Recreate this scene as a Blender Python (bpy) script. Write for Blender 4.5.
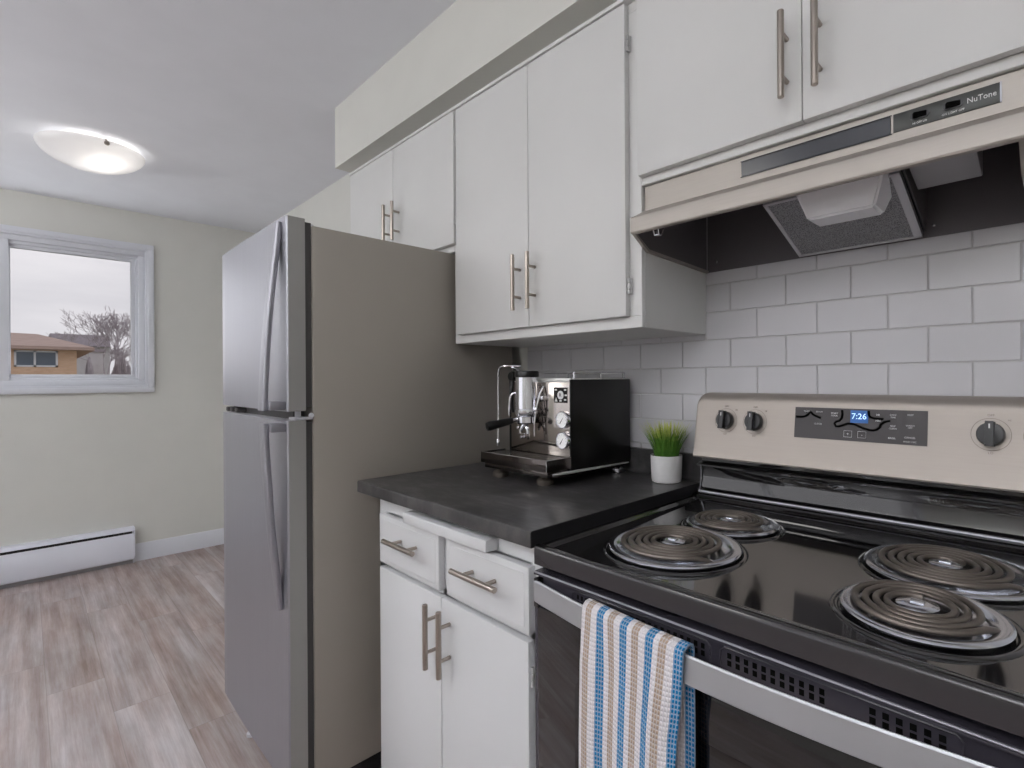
import bpy, bmesh, math, random
from mathutils import Vector, Matrix
random.seed(7)
PI = math.pi
SC = bpy.context.scene
COL = SC.collection
for o in list(bpy.data.objects):
    bpy.data.objects.remove(o, do_unlink=True)

# ------------------------------------------------------------------ camera
TH, ROLL = math.radians(42.6234), math.radians(-0.354)
Rv = Vector((math.cos(TH), math.sin(TH), 0)); Fv = Vector((-math.sin(TH), math.cos(TH), 0)); Uv = Vector((0, 0, 1))
c_, s_ = math.cos(ROLL), math.sin(ROLL)
rx = Rv * c_ + Uv * s_; up = Rv * (-s_) + Uv * c_
cam = bpy.data.cameras.new('camera'); camo = bpy.data.objects.new('camera', cam); COL.objects.link(camo)
M = Matrix((( rx.x, up.x, -Fv.x, .7005), (rx.y, up.y, -Fv.y, -1.2395), (rx.z, up.z, -Fv.z, 1.2289), (0, 0, 0, 1)))
camo.matrix_world = M
cam.sensor_fit = 'HORIZONTAL'; cam.sensor_width = 36; cam.lens = 518.2 / 1024 * 36
cam.shift_x = (512 - 588.27) / 1024; cam.shift_y = (379.08 - 384) / 1024
cam.clip_start = .05; cam.clip_end = 200
SC.camera = camo
SC.view_settings.view_transform = 'Standard'; SC.view_settings.look = 'None'
SC.view_settings.gamma = 1; SC.view_settings.use_curve_mapping = False
SC.view_settings.exposure = 0.0

# ------------------------------------------------------------------ world: overcast sky
w = bpy.data.worlds.new('overcast_sky'); SC.world = w; w.use_nodes = True
nt = w.node_tree; nt.nodes.clear()
wo = nt.nodes.new('ShaderNodeOutputWorld'); bg = nt.nodes.new('ShaderNodeBackground')
tc = nt.nodes.new('ShaderNodeTexCoord'); mp = nt.nodes.new('ShaderNodeMapping'); mp.inputs['Scale'].default_value = (2, 2, 9)
nz = nt.nodes.new('ShaderNodeTexNoise'); nz.inputs['Scale'].default_value = 1.6; nz.inputs['Detail'].default_value = 5
cr = nt.nodes.new('ShaderNodeValToRGB')
cr.color_ramp.elements[0].position = .3; cr.color_ramp.elements[0].color = (.60, .59, .63, 1)
cr.color_ramp.elements[1].position = .7; cr.color_ramp.elements[1].color = (.80, .78, .81, 1)
nt.links.new(tc.outputs['Generated'], mp.inputs['Vector']); nt.links.new(mp.outputs[0], nz.inputs['Vector'])
nt.links.new(nz.outputs['Fac'], cr.inputs['Fac']); nt.links.new(cr.outputs[0], bg.inputs['Color'])
bg.inputs['Strength'].default_value = 1.10
nt.links.new(bg.outputs[0], wo.inputs['Surface'])

# ------------------------------------------------------------------ area lights: added fill out of view, and west window daylight
def area(name, loc, target, sx, sy, power, col):
    l = bpy.data.lights.new(name, 'AREA'); l.shape = 'RECTANGLE'; l.size = sx; l.size_y = sy; l.energy = power; l.color = col
    o = bpy.data.objects.new(name, l); COL.objects.link(o); o.location = loc
    d = Vector(target) - Vector(loc); o.rotation_euler = d.to_track_quat('-Z', 'Y').to_euler()
    return o
area('added_window_fill', (-1.35, -3.30, 1.45), (-1.35, 0, 1.45), 2.3, 1.5, 5, (.95, .97, 1.0))  # soft fill added in an unseen south window
UPLIGHTS = ((.75, -2.75, 50), (-2.7, -3.0, 44))   # two unseen uplights, added to brighten ceiling and upper cabinets
for ux_, uy_, up_ in UPLIGHTS: area('added_uplight', (ux_, uy_, 1.76), (ux_, uy_, 3), .3, .3, up_, (1, .99, .98))
area('west_window_daylight', (-4.03, -1.3, 1.67), (0, -1.3, 1.5), 1.1, .75, 5, (.92, .95, 1.0))

# ------------------------------------------------------------------ materials
def lin(c):
    return tuple((x / 255 / 12.92) if x / 255 <= .04045 else ((x / 255 + .055) / 1.055) ** 2.4 for x in c)
class N:
    """small node helper"""
    def __init__(s, name):
        s.m = bpy.data.materials.new(name); s.m.use_nodes = True; s.t = s.m.node_tree
        s.b = s.t.nodes['Principled BSDF']; s.out = s.t.nodes['Material Output']
    def n(s, typ, **kw):
        x = s.t.nodes.new(typ)
        for k, v in kw.items():
            if k in x.inputs.keys() if isinstance(k, str) and hasattr(x.inputs, 'keys') else False: x.inputs[k].default_value = v
            else: setattr(x, k, v)
        return x
    def l(s, a, b): s.t.links.new(a, b)
    def coords(s, scale=(1, 1, 1), kind='Object'):
        t = s.n('ShaderNodeNewGeometry') if kind == 'World' else s.n('ShaderNodeTexCoord')
        m = s.n('ShaderNodeMapping'); m.inputs['Scale'].default_value = scale
        s.l(t.outputs['Position' if kind == 'World' else kind], m.inputs['Vector']); return m.outputs[0]
    def noise(s, vec, scale, detail=4, rough=.5):
        x = s.n('ShaderNodeTexNoise'); x.inputs['Scale'].default_value = scale; x.inputs['Detail'].default_value = detail
        x.inputs['Roughness'].default_value = rough; s.l(vec, x.inputs['Vector']); return x.outputs['Fac']
    def ramp(s, fac, stops):
        x = s.n('ShaderNodeValToRGB'); e = x.color_ramp.elements
        while len(e) < len(stops): e.new(.5)
        for i, (p, c) in enumerate(stops):
            e[i].position = p; e[i].color = (c + (1,)) if len(c) == 3 else c
        s.l(fac, x.inputs['Fac']); return x.outputs['Color']
    def bump(s, h, strength, dist=.001):
        x = s.n('ShaderNodeBump'); x.inputs['Strength'].default_value = strength; x.inputs['Distance'].default_value = dist
        s.l(h, x.inputs['Height']); s.l(x.outputs[0], s.b.inputs['Normal'])
def mat(name, rgb, rough=.5, metal=0, spec=.5, coat=0, emit=None, estr=1, bump=None, var=0, vscale=6, stretch=(1, 1, 1), rvar=0):
    q = N(name); c = lin(rgb)
    q.b.inputs['Base Color'].default_value = c + (1,)
    q.b.inputs['Roughness'].default_value = rough; q.b.inputs['Metallic'].default_value = metal
    q.b.inputs['Specular IOR Level'].default_value = spec; q.b.inputs['Coat Weight'].default_value = coat
    q.b.inputs['Coat Roughness'].default_value = .05
    if emit: q.b.inputs['Emission Color'].default_value = lin(emit) + (1,); q.b.inputs['Emission Strength'].default_value = estr
    v = q.coords(stretch, 'World')
    f = q.noise(v, vscale, 3)
    k = max(var, .015)
    q.l(q.ramp(f, [(.3, tuple(x * (1 - k) for x in c)), (.7, tuple(min(1, x * (1 + k)) for x in c))]), q.b.inputs['Base Color'])
    if rvar:
        mr = q.n('ShaderNodeMapRange'); mr.inputs['To Min'].default_value = rough - rvar; mr.inputs['To Max'].default_value = rough + rvar
        q.l(f, mr.inputs['Value']); q.l(mr.outputs[0], q.b.inputs['Roughness'])
    if bump:
        q.bump(q.noise(q.coords(bump[2] if len(bump) > 2 else (1, 1, 1), 'World'), bump[0], 3), bump[1])
    return q.m

M_wall = mat('wall_paint', (214, 214, 209), .85, spec=.2, bump=(180, .06))
M_ceil = mat('ceiling_paint', (231, 233, 239), .9, spec=.1, bump=(150, .06))
M_cab = mat('white_cabinet_paint', (217, 217, 216), .42, spec=.4, bump=(60, .05))
M_base = mat('cabinet_paint_shade_toned', (207, 208, 210), .42, spec=.4, bump=(60, .05))  # same white paint darkened; dimmer light on base units put into colour
M_trim = mat('white_trim_paint', (218, 220, 227), .4, spec=.4)
M_heater = mat('white_enamel', (226, 228, 238), .35)
M_tile = mat('glossy_white_tile', (202, 201, 205), .2, var=.03, vscale=3, bump=(9, .12))
M_grout = mat('grey_grout', (190, 188, 189), .9)
M_steel = mat('brushed_steel', (162, 162, 169), .44, metal=.9, var=.02, bump=(6, .02), stretch=(1, 1, .02), vscale=200)
M_fside = mat('textured_grey_metal', (156, 150, 142), .45, metal=.15, bump=(900, .12))
M_dside = mat('door_edge_grey', (158, 157, 154), .45, metal=.3)
M_gasket = mat('dark_rubber_gasket', (72, 70, 70), .6)
M_plast = mat('pale_plastic', (190, 190, 196), .4)
M_warm = mat('warm_stainless', (174, 168, 161), .5, metal=.6, stretch=(.05, 1, 1), vscale=300, var=.02)
M_range = mat('range_stainless', (172, 164, 157), .48, metal=.6, stretch=(.03, 1, 1), vscale=300, var=.02)
M_nickel = mat('brushed_nickel', (172, 163, 154), .28, metal=1)
M_hinge = mat('white_hinge_metal', (196, 196, 196), .35, metal=.3)
M_black = mat('black_porcelain', (24, 23, 25), .05, spec=.8, coat=.6)
M_blackm = mat('black_enamel_satin', (30, 29, 31), .22)
M_doorm = mat('dark_grey_door_enamel', (60, 58, 66), .2)
M_fascia = mat('dark_fascia_enamel', (46, 44, 47), .1, spec=.7)
M_dark = mat('dark_hood_paint', (96, 92, 95), .4)
M_hgrey = mat('grey_hood_metal', (160, 159, 162), .4, metal=.2)
M_darkplate = mat('dark_glossy_label', (58, 60, 66), .2)
M_glassdark = mat('dark_oven_glass', (22, 21, 23), .03, coat=.5)
M_chrome = mat('chrome', (225, 225, 230), .06, metal=1)
M_pan = mat('drip_bowl_chrome', (222, 225, 233), .16, metal=1)
M_coil = mat('burner_coil_metal', (118, 110, 103), .36, metal=.7, var=.06, vscale=30)
M_void = mat('vent_opening_black', (5, 5, 5), .9, spec=.1)
M_knob = mat('dark_knob_plastic', (48, 48, 51), .3)
M_panel = mat('display_panel_grey', (66, 62, 64), .25)
M_white = mat('white_marking', (225, 225, 225), .5)
M_greymark = mat('grey_marking', (112, 106, 102), .5)
M_lightmark = mat('light_grey_marking', (205, 203, 205), .5)
M_lcd = mat('blue_display', (20, 70, 130), .3, emit=(30, 100, 175), estr=.4)
M_digit = mat('display_digits', (190, 225, 255), .4, emit=(190, 225, 255), estr=1.0)
M_pot = mat('grey_white_ceramic', (214, 213, 214), .6, var=.04, vscale=60)
M_soil = mat('moss', (60, 66, 34), .9)
M_diff = mat('frosted_plastic', (246, 246, 250), .4)
M_fin = mat('dark_heater_metal', (50, 48, 48), .6)  # even dark metal colour for the fins
M_eblack = mat('black_side_panel', (6, 6, 6), .35)
M_handle_black = mat('black_bakelite', (12, 12, 12), .35)
M_gauge = mat('gauge_face', (245, 245, 245), .4, emit=(255, 255, 255), estr=.12)
M_void2 = M_void

def m_counter():
    q = N('charcoal_laminate'); v = q.coords((1, 1, 1), 'World')
    a = q.noise(v, 14, 8, .65); b = q.noise(q.coords((2, 7, 1), 'World'), 9, 5, .6)
    mx = q.n('ShaderNodeMath', operation='ADD'); q.l(a, mx.inputs[0]); q.l(b, mx.inputs[1])
    h = q.n('ShaderNodeMath', operation='MULTIPLY'); h.inputs[1].default_value = .5; q.l(mx.outputs[0], h.inputs[0])
    q.l(q.ramp(h.outputs[0], [(.36, lin((44, 43, 44))), (.5, lin((62, 61, 62))), (.66, lin((92, 90, 90)))]), q.b.inputs['Base Color'])
    q.b.inputs['Roughness'].default_value = .32; q.bump(a, .12); return q.m
M_counter = m_counter()

def m_floor():
    q = N('vinyl_plank_floor'); q.b.inputs['Roughness'].default_value = .42; q.b.inputs['Specular IOR Level'].default_value = .35
    g = q.n('ShaderNodeNewGeometry'); sp = q.n('ShaderNodeSeparateXYZ'); q.l(g.outputs['Position'], sp.inputs[0])
    def mt(op, a, b=None, c=None):
        x = q.n('ShaderNodeMath', operation=op)
        for i, z in enumerate((a, b, c)):
            if z is None: continue
            if isinstance(z, (int, float)): x.inputs[i].default_value = z
            else: q.l(z, x.inputs[i])
        return x.outputs[0]
    Wd, Ln = .167, 1.22
    ry = mt('DIVIDE', mt('ADD', sp.outputs['Y'], .687), Wd); row = mt('FLOOR', ry); fy = mt('SUBTRACT', ry, row)
    off = mt('MULTIPLY_ADD', row, .3325, -2.80 + .3325)
    rxx = mt('DIVIDE', mt('SUBTRACT', sp.outputs['X'], off), Ln); cl = mt('FLOOR', rxx); fx = mt('SUBTRACT', rxx, cl)
    cb = q.n('ShaderNodeCombineXYZ'); q.l(cl, cb.inputs[0]); q.l(row, cb.inputs[1])
    wn = q.n('ShaderNodeTexWhiteNoise'); wn.noise_dimensions = '3D'; q.l(cb.outputs[0], wn.inputs['Vector'])
    # per plank shifted coordinates
    sc = q.n('ShaderNodeVectorMath', operation='SCALE'); q.l(wn.outputs['Color'], sc.inputs[0]); sc.inputs['Scale'].default_value = 20
    ad = q.n('ShaderNodeVectorMath', operation='ADD'); q.l(g.outputs['Position'], ad.inputs[0]); q.l(sc.outputs[0], ad.inputs[1])
    def nz(scale, s, det=6, ro=.6):
        m = q.n('ShaderNodeMapping'); m.inputs['Scale'].default_value = scale; q.l(ad.outputs[0], m.inputs['Vector'])
        return q.noise(m.outputs[0], s, det, ro)
    streak = nz((.7, 15, 1), 1.6, 6, .66); blot = nz((1.2, 4.5, 1), 1.4, 5, .6); fine = nz((2.5, 60, 1), 3, 4, .7); hue = nz((.9, 5, 1), 1.9, 4)
    v = mt('ADD', mt('MULTIPLY', streak, .5), mt('MULTIPLY', blot, .38)); v = mt('ADD', v, mt('MULTIPLY', fine, .12))
    v = mt('ADD', v, mt('MULTIPLY', mt('SUBTRACT', wn.outputs['Value'], .5), .05))
    colA = q.ramp(v, [(.36, lin((136, 119, 109))), (.46, lin((165, 152, 147))), (.54, lin((184, 175, 173))), (.65, lin((212, 206, 205)))])
    tint = q.ramp(hue, [(.35, lin((248, 240, 238))), (.65, lin((240, 242, 246)))])
    mul = q.n('ShaderNodeMix', data_type='RGBA', blend_type='MULTIPLY'); mul.inputs[0].default_value = 1
    q.l(colA, mul.inputs[6]); q.l(tint, mul.inputs[7])
    # seams
    e1 = mt('MINIMUM', mt('MULTIPLY', mt('MINIMUM', fy, mt('SUBTRACT', 1.0, fy)), Wd), mt('MULTIPLY', mt('MINIMUM', fx, mt('SUBTRACT', 1.0, fx)), Ln))
    mr = q.n('ShaderNodeMapRange'); mr.inputs['From Max'].default_value = .0022; mr.inputs['To Min'].default_value = .72; mr.inputs['To Max'].default_value = 1; q.l(e1, mr.inputs['Value'])
    m2 = q.n('ShaderNodeVectorMath', operation='SCALE'); q.l(mul.outputs[2], m2.inputs[0]); q.l(mr.outputs[0], m2.inputs['Scale'])
    q.l(m2.outputs[0], q.b.inputs['Base Color']); q.bump(v, .15, .002); return q.m
M_floor = m_floor()

def m_glass(name, tint=(1, 1, 1)):
    q = N(name); q.t.nodes.remove(q.b)
    tr = q.n('ShaderNodeBsdfTransparent'); tr.inputs[0].default_value = tint + (1,); gl = q.n('ShaderNodeBsdfGlossy'); gl.inputs['Roughness'].default_value = .01
    fr = q.n('ShaderNodeFresnel'); fr.inputs[0].default_value = 1.3; mx = q.n('ShaderNodeMixShader')
    q.l(fr.outputs[0], mx.inputs[0]); q.l(tr.outputs[0], mx.inputs[1]); q.l(gl.outputs[0], mx.inputs[2]); q.l(mx.outputs[0], q.out.inputs[0]); return q.m
M_glass = m_glass('window_glass')

def m_frost():
    q = N('frosted_lamp_glass'); q.t.nodes.remove(q.b)
    tl = q.n('ShaderNodeBsdfTranslucent'); tl.inputs[0].default_value = (.92, .91, .9, 1); df = q.n('ShaderNodeBsdfPrincipled')
    df.inputs['Base Color'].default_value = (.62, .62, .64, 1); df.inputs['Roughness'].default_value = .25
    mx = q.n('ShaderNodeMixShader'); mx.inputs[0].default_value = .5
    q.l(tl.outputs[0], mx.inputs[1]); q.l(df.outputs[0], mx.inputs[2]); q.l(mx.outputs[0], q.out.inputs[0]); return q.m
M_frost = m_frost()

def m_filter():
    q = N('aluminium_mesh_filter'); v = q.coords((1, 1, 1), 'World')
    vo = q.n('ShaderNodeTexVoronoi'); vo.inputs['Scale'].default_value = 420; q.l(v, vo.inputs['Vector'])
    q.l(q.ramp(vo.outputs['Distance'], [(.15, (.05, .05, .05)), (.55, (.42, .42, .44))]), q.b.inputs['Base Color'])
    q.b.inputs['Metallic'].default_value = .6; q.b.inputs['Roughness'].default_value = .35; q.bump(vo.outputs['Distance'], .8, .002); return q.m
M_filter = m_filter()

def m_tray():
    q = N('perforated_steel'); v = q.coords((1, 1, 1), 'World')
    w1 = q.n('ShaderNodeTexWave'); w1.inputs['Scale'].default_value = 45; w1.bands_direction = 'X'; q.l(v, w1.inputs['Vector'])
    q.l(q.ramp(w1.outputs['Fac'], [(.4, (.02, .02, .02)), (.6, (.45, .43, .42))]), q.b.inputs['Base Color'])
    q.b.inputs['Metallic'].default_value = .8; q.b.inputs['Roughness'].default_value = .2; return q.m
M_tray = m_tray()

def m_towel():
    q = N('striped_waffle_towel'); uv = q.n('ShaderNodeUVMap'); sp = q.n('ShaderNodeSeparateXYZ'); q.l(uv.outputs[0], sp.inputs[0])
    def mt(op, a, b=None):
        x = q.n('ShaderNodeMath', operation=op)
        for i, z in enumerate((a, b)):
            if z is None: continue
            if isinstance(z, (int, float)): x.inputs[i].default_value = z
            else: q.l(z, x.inputs[i])
        return x.outputs[0]
    W, T, B = lin((232, 228, 230)), lin((182, 162, 144)), lin((20, 122, 176))
    r = q.n('ShaderNodeValToRGB'); r.color_ramp.interpolation = 'CONSTANT'; e = r.color_ramp.elements
    p = .25   # period of the stripes: white tan white blue
    stops = []
    for k in range(4):
        stops += [(k * p, W), (k * p + .045, T), (k * p + .110, W), (k * p + .172, B)]
    while len(e) < len(stops): e.new(.5)
    for i, (pp, c) in enumerate(stops): e[i].position = pp; e[i].color = c + (1,)
    q.l(sp.outputs['X'], r.inputs['Fac'])
    nu, nv = 44, 110
    cu = mt('FRACT', mt('MULTIPLY', sp.outputs['X'], nu)); cv = mt('FRACT', mt('MULTIPLY', sp.outputs['Y'], nv))
    a = mt('MULTIPLY', mt('SINE', mt('MULTIPLY', cu, PI)), mt('SINE', mt('MULTIPLY', cv, PI)))
    ck = mt('GREATER_THAN', a, .42)
    mx = q.n('ShaderNodeMix', data_type='RGBA'); q.l(mt('MULTIPLY_ADD', ck, .55) if False else mt('MULTIPLY', mt('SUBTRACT', 1, ck), .42), mx.inputs[0])
    q.l(r.outputs[0], mx.inputs[6]); mx.inputs[7].default_value = lin((216, 215, 222)) + (1,)
    q.l(mx.outputs[2], q.b.inputs['Base Color']); q.b.inputs['Roughness'].default_value = .95; q.b.inputs['Specular IOR Level'].default_value = .1
    q.bump(a, .8, .002); return q.m
M_towel = m_towel()

def m_grass():
    q = N('grass_blades'); v = q.coords((1, 1, 1), 'World'); sp = q.n('ShaderNodeSeparateXYZ'); q.l(v, sp.inputs[0])
    mr = q.n('ShaderNodeMapRange'); mr.inputs['From Min'].default_value = 1.02; mr.inputs['From Max'].default_value = 1.13; q.l(sp.outputs['Z'], mr.inputs['Value'])
    ad = q.n('ShaderNodeMath', operation='MULTIPLY_ADD'); q.l(q.noise(v, 120, 2), ad.inputs[0]); ad.inputs[1].default_value = .5; q.l(mr.outputs[0], ad.inputs[2])
    q.l(q.ramp(ad.outputs[0], [(.2, lin((52, 96, 26))), (.7, lin((92, 140, 48))), (1.0, lin((190, 196, 96)))]), q.b.inputs['Base Color'])
    q.b.inputs['Roughness'].default_value = .5; return q.m
M_grass = m_grass()
M_brick = None
def m_brick(name, c1, c2, mort):
    q = N(name); b = q.n('ShaderNodeTexBrick'); g = q.n('ShaderNodeNewGeometry'); sp = q.n('ShaderNodeSeparateXYZ'); cb = q.n('ShaderNodeCombineXYZ')
    q.l(g.outputs['Position'], sp.inputs[0]); q.l(sp.outputs['Y'], cb.inputs[0]); q.l(sp.outputs['Z'], cb.inputs[1]); q.l(cb.outputs[0], b.inputs['Vector'])
    b.inputs['Scale'].default_value = 4.5; b.inputs['Color1'].default_value = lin(c1) + (1,); b.inputs['Color2'].default_value = lin(c2) + (1,); b.inputs['Mortar'].default_value = lin(mort) + (1,)
    b.inputs['Mortar Size'].default_value = .012; q.l(b.outputs[0], q.b.inputs['Base Color']); q.b.inputs['Roughness'].default_value = .9; return q.m
M_brick = m_brick('orange_brick', (222, 188, 160), (212, 176, 148), (206, 184, 166))
M_roof = mat('brown_shingles', (170, 148, 140), .95, var=.12, vscale=4, stretch=(1, 1, 6))
M_slate = mat('slate_roof', (150, 143, 150), .95, var=.1)
M_bark = mat('bare_bark', (176, 168, 174), .95, var=.15)
M_lawn = mat('winter_lawn', (128, 128, 104), 1, var=.15, vscale=1)
M_paleblock = mat('pale_render', (200, 198, 202), .9, var=.1, vscale=1)
M_hglass = mat('far_window_glass', (92, 104, 120), .15)

# ------------------------------------------------------------------ mesh helpers
WL = {}
def auto(me, ang=35):
    me.polygons.foreach_set('use_smooth', [True] * len(me.polygons))
    try: me.set_sharp_from_angle(angle=math.radians(ang))
    except Exception: pass
def add_box(bm, x0, x1, y0, y1, z0, z1, bev=0, seg=2, mi=0):
    x0, x1 = min(x0, x1), max(x0, x1); y0, y1 = min(y0, y1), max(y0, y1); z0, z1 = min(z0, z1), max(z0, z1)
    t = bmesh.new(); bmesh.ops.create_cube(t, size=1)
    for v in t.verts: v.co = Vector(((x0 + x1) / 2 + v.co.x * (x1 - x0), (y0 + y1) / 2 + v.co.y * (y1 - y0), (z0 + z1) / 2 + v.co.z * (z1 - z0)))
    if bev: bmesh.ops.bevel(t, geom=list(t.edges), offset=min(bev, .49 * min(x1 - x0, y1 - y0, z1 - z0)), segments=seg, profile=.5, affect='EDGES')
    merge(bm, t, mi)
def merge(bm, t, mi=0):
    mp_ = {}
    for v in t.verts: mp_[v] = bm.verts.new(v.co)
    for f in t.faces:
        try: nf = bm.faces.new([mp_[v] for v in f.verts]); nf.material_index = mi
        except ValueError: pass
    t.free()
def frame_for(d):
    d = d.normalized(); a = Vector((0, 0, 1)) if abs(d.z) < .95 else Vector((1, 0, 0))
    u = d.cross(a).normalized(); return u, d.cross(u).normalized()
def add_tube(bm, pts, r, seg=12, caps=True, mi=0, flat=None, closed=False):
    """sweep a circle (or flat ellipse: flat=(ru, rz) with rz along world z) along pts; r may be a list"""
    pts = [Vector(p) for p in pts]; n = len(pts); rs = r if isinstance(r, (list, tuple)) else [r] * n
    rings = []; pu = None
    for i, p in enumerate(pts):
        d = (pts[(i + 1) % n] - pts[i - 1]) if (closed or 0 < i < n - 1) else (pts[1] - pts[0] if i == 0 else pts[-1] - pts[-2])
        d.normalize()
        if pu is None: u, v = frame_for(d)
        else:
            u = (pu - d * pu.dot(d))
            u = u.normalized() if u.length > 1e-6 else frame_for(d)[0]
            v = d.cross(u).normalized()
        pu = u
        if flat:
            u = d.cross(Vector((0, 0, 1))).normalized(); v = Vector((0, 0, 1)); pu = u
            ring = [bm.verts.new(p + u * flat[0] * math.cos(2 * PI * k / seg) + v * flat[1] * math.sin(2 * PI * k / seg)) for k in range(seg)]
        else:
            ring = [bm.verts.new(p + u * rs[i] * math.cos(2 * PI * k / seg) + v * rs[i] * math.sin(2 * PI * k / seg)) for k in range(seg)]
        rings.append(ring)
    m = n if closed else n - 1
    for i in range(m):
        a, b = rings[i], rings[(i + 1) % n]
        for k in range(seg):
            f = bm.faces.new((a[k], a[(k + 1) % seg], b[(k + 1) % seg], b[k])); f.material_index = mi
    if caps and not closed:
        f = bm.faces.new(list(reversed(rings[0]))); f.material_index = mi; f = bm.faces.new(rings[-1]); f.material_index = mi
def add_lathe(bm, prof, center, axis=(0, 0, 1), seg=32, mi=0, closed=False):
    """prof: list of (radius, height) along axis"""
    ax = Vector(axis).normalized(); u, v = frame_for(ax); c = Vector(center); rings = []
    for (r, h) in prof:
        if r < 1e-6: rings.append([bm.verts.new(c + ax * h)])
        else: rings.append([bm.verts.new(c + ax * h + (u * math.cos(2 * PI * k / seg) + v * math.sin(2 * PI * k / seg)) * r) for k in range(seg)])
    pairs = list(zip(rings[:-1], rings[1:])) + ([(rings[-1], rings[0])] if closed else [])
    for a, b in pairs:
        for k in range(seg):
            vs = []
            for q in (a[k % len(a)], a[(k + 1) % len(a)], b[(k + 1) % len(b)], b[k % len(b)]):
                if q not in vs: vs.append(q)
            if len(vs) > 2:
                f = bm.faces.new(vs); f.material_index = mi
def add_prism(bm, poly, a0, a1, axis='x', mi=0, bev=0):
    """poly in the plane normal to axis: x->(y,z), y->(x,z), z->(x,y)"""
    def P(p, a): return {'x': Vector((a, p[0], p[1])), 'y': Vector((p[0], a, p[1])), 'z': Vector((p[0], p[1], a))}[axis]
    t = bmesh.new(); A = [t.verts.new(P(p, a0)) for p in poly]; B = [t.verts.new(P(p, a1)) for p in poly]
    t.faces.new(A); t.faces.new(list(reversed(B))); n = len(poly)
    for i in range(n): t.faces.new((A[i], B[i], B[(i + 1) % n], A[(i + 1) % n]))
    bmesh.ops.recalc_face_normals(t, faces=t.faces)
    if bev: bmesh.ops.bevel(t, geom=list(t.edges), offset=bev, segments=2, profile=.5, affect='EDGES')
    merge(bm, t, mi)
def rbox_poly(x0, x1, z0, z1, r, n=6):
    pts = []
    for cx, cz, a0 in ((x1 - r, z1 - r, 0), (x0 + r, z1 - r, 90), (x0 + r, z0 + r, 180), (x1 - r, z0 + r, 270)):
        for k in range(n + 1):
            a = math.radians(a0 + 90 * k / n); pts.append((cx + r * math.cos(a), cz + r * math.sin(a)))
    return pts
def obj(name, bm, mats, parent=None, ang=35, recalc=True, origin=None):
    if recalc: bmesh.ops.recalc_face_normals(bm, faces=bm.faces)
    xs = [v.co for v in bm.verts]
    lo = Vector((min(v.x for v in xs), min(v.y for v in xs), min(v.z for v in xs))); hi = Vector((max(v.x for v in xs), max(v.y for v in xs), max(v.z for v in xs)))
    org = Vector(origin) if origin else Vector(((lo.x + hi.x) / 2, (lo.y + hi.y) / 2, lo.z))
    for v in bm.verts: v.co -= org
    me = bpy.data.meshes.new(name); bm.to_mesh(me); bm.free(); auto(me, ang)
    for m in (mats if isinstance(mats, (list, tuple)) else [mats]): me.materials.append(m)
    o = bpy.data.objects.new(name, me); COL.objects.link(o)
    if parent: o.parent = parent; o.location = org - WL[parent]
    else: o.location = org
    WL[o] = org; return o
def B(): return bmesh.new()
def thing(name, label, cat, loc, group=None):
    o = bpy.data.objects.new(name, None); COL.objects.link(o); o.location = loc; o.empty_display_size = .1
    o['label'] = label; o['category'] = cat
    if group: o['group'] = group
    WL[o] = Vector(loc); return o
def tag(o, label, cat, group=None):
    o['label'] = label; o['category'] = cat
    if group: o['group'] = group
    return o
def struct(o): o['kind'] = 'structure'; return o
def label_part(o, t): o['label'] = t; return o
def box(name, m, parent, *a, bev=0, seg=2):
    bm = B(); add_box(bm, *a, bev=bev, seg=seg); return obj(name, bm, m, parent)
def add_text(bm, s, origin, right, upv, size, depth=.0004, mi=0, align='CENTER', squash=1):
    cu = bpy.data.curves.new('t', 'FONT'); cu.body = s; cu.size = 1; cu.align_x = align; cu.align_y = 'CENTER'; cu.extrude = .001; cu.resolution_u = 2
    to = bpy.data.objects.new('t', cu); COL.objects.link(to)
    dg = bpy.context.evaluated_depsgraph_get(); me = bpy.data.meshes.new_from_object(to.evaluated_get(dg))
    right = Vector(right).normalized(); upv = Vector(upv).normalized(); nn = right.cross(upv)
    vs = [bm.verts.new(Vector(origin) + right * v.co.x * size * squash + upv * v.co.y * size + nn * (v.co.z * depth / .001)) for v in me.vertices]
    for p in me.polygons:
        try: f = bm.faces.new([vs[i] for i in p.vertices]); f.material_index = mi
        except ValueError: pass
    bpy.data.objects.remove(to, do_unlink=True); bpy.data.curves.remove(cu); bpy.data.meshes.remove(me)

# ================================================================== ROOM
XW, XE, YS, ZC = -3.997, 2.4, -3.5, 2.397
bm = B(); add_box(bm, XW - .3, XE + .3, YS - .3, .3, -.12, 0); struct(obj('floor', bm, M_floor))
bm = B(); add_box(bm, XW - .3, XE + .3, YS - .3, .3, ZC, ZC + .12); struct(obj('ceiling', bm, M_ceil))
bm = B(); add_box(bm, XW - .2, XE + .2, 0, .2, 0, ZC); struct(obj('wall_north', bm, M_wall))
bm = B(); add_box(bm, XE, XE + .2, YS, 0, 0, ZC); struct(obj('wall_east', bm, M_wall))
# west wall with the window opening
WY0, WY1, WZ0, WZ1 = -1.99, -.655, 1.185, 2.15
bm = B()
add_box(bm, XW - .2, XW, YS, WY0, 0, ZC); add_box(bm, XW - .2, XW, WY1, 0, 0, ZC)
add_box(bm, XW - .2, XW, WY0, WY1, 0, WZ0); add_box(bm, XW - .2, XW, WY0, WY1, WZ1, ZC)
struct(obj('wall_west', bm, M_wall))
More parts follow.
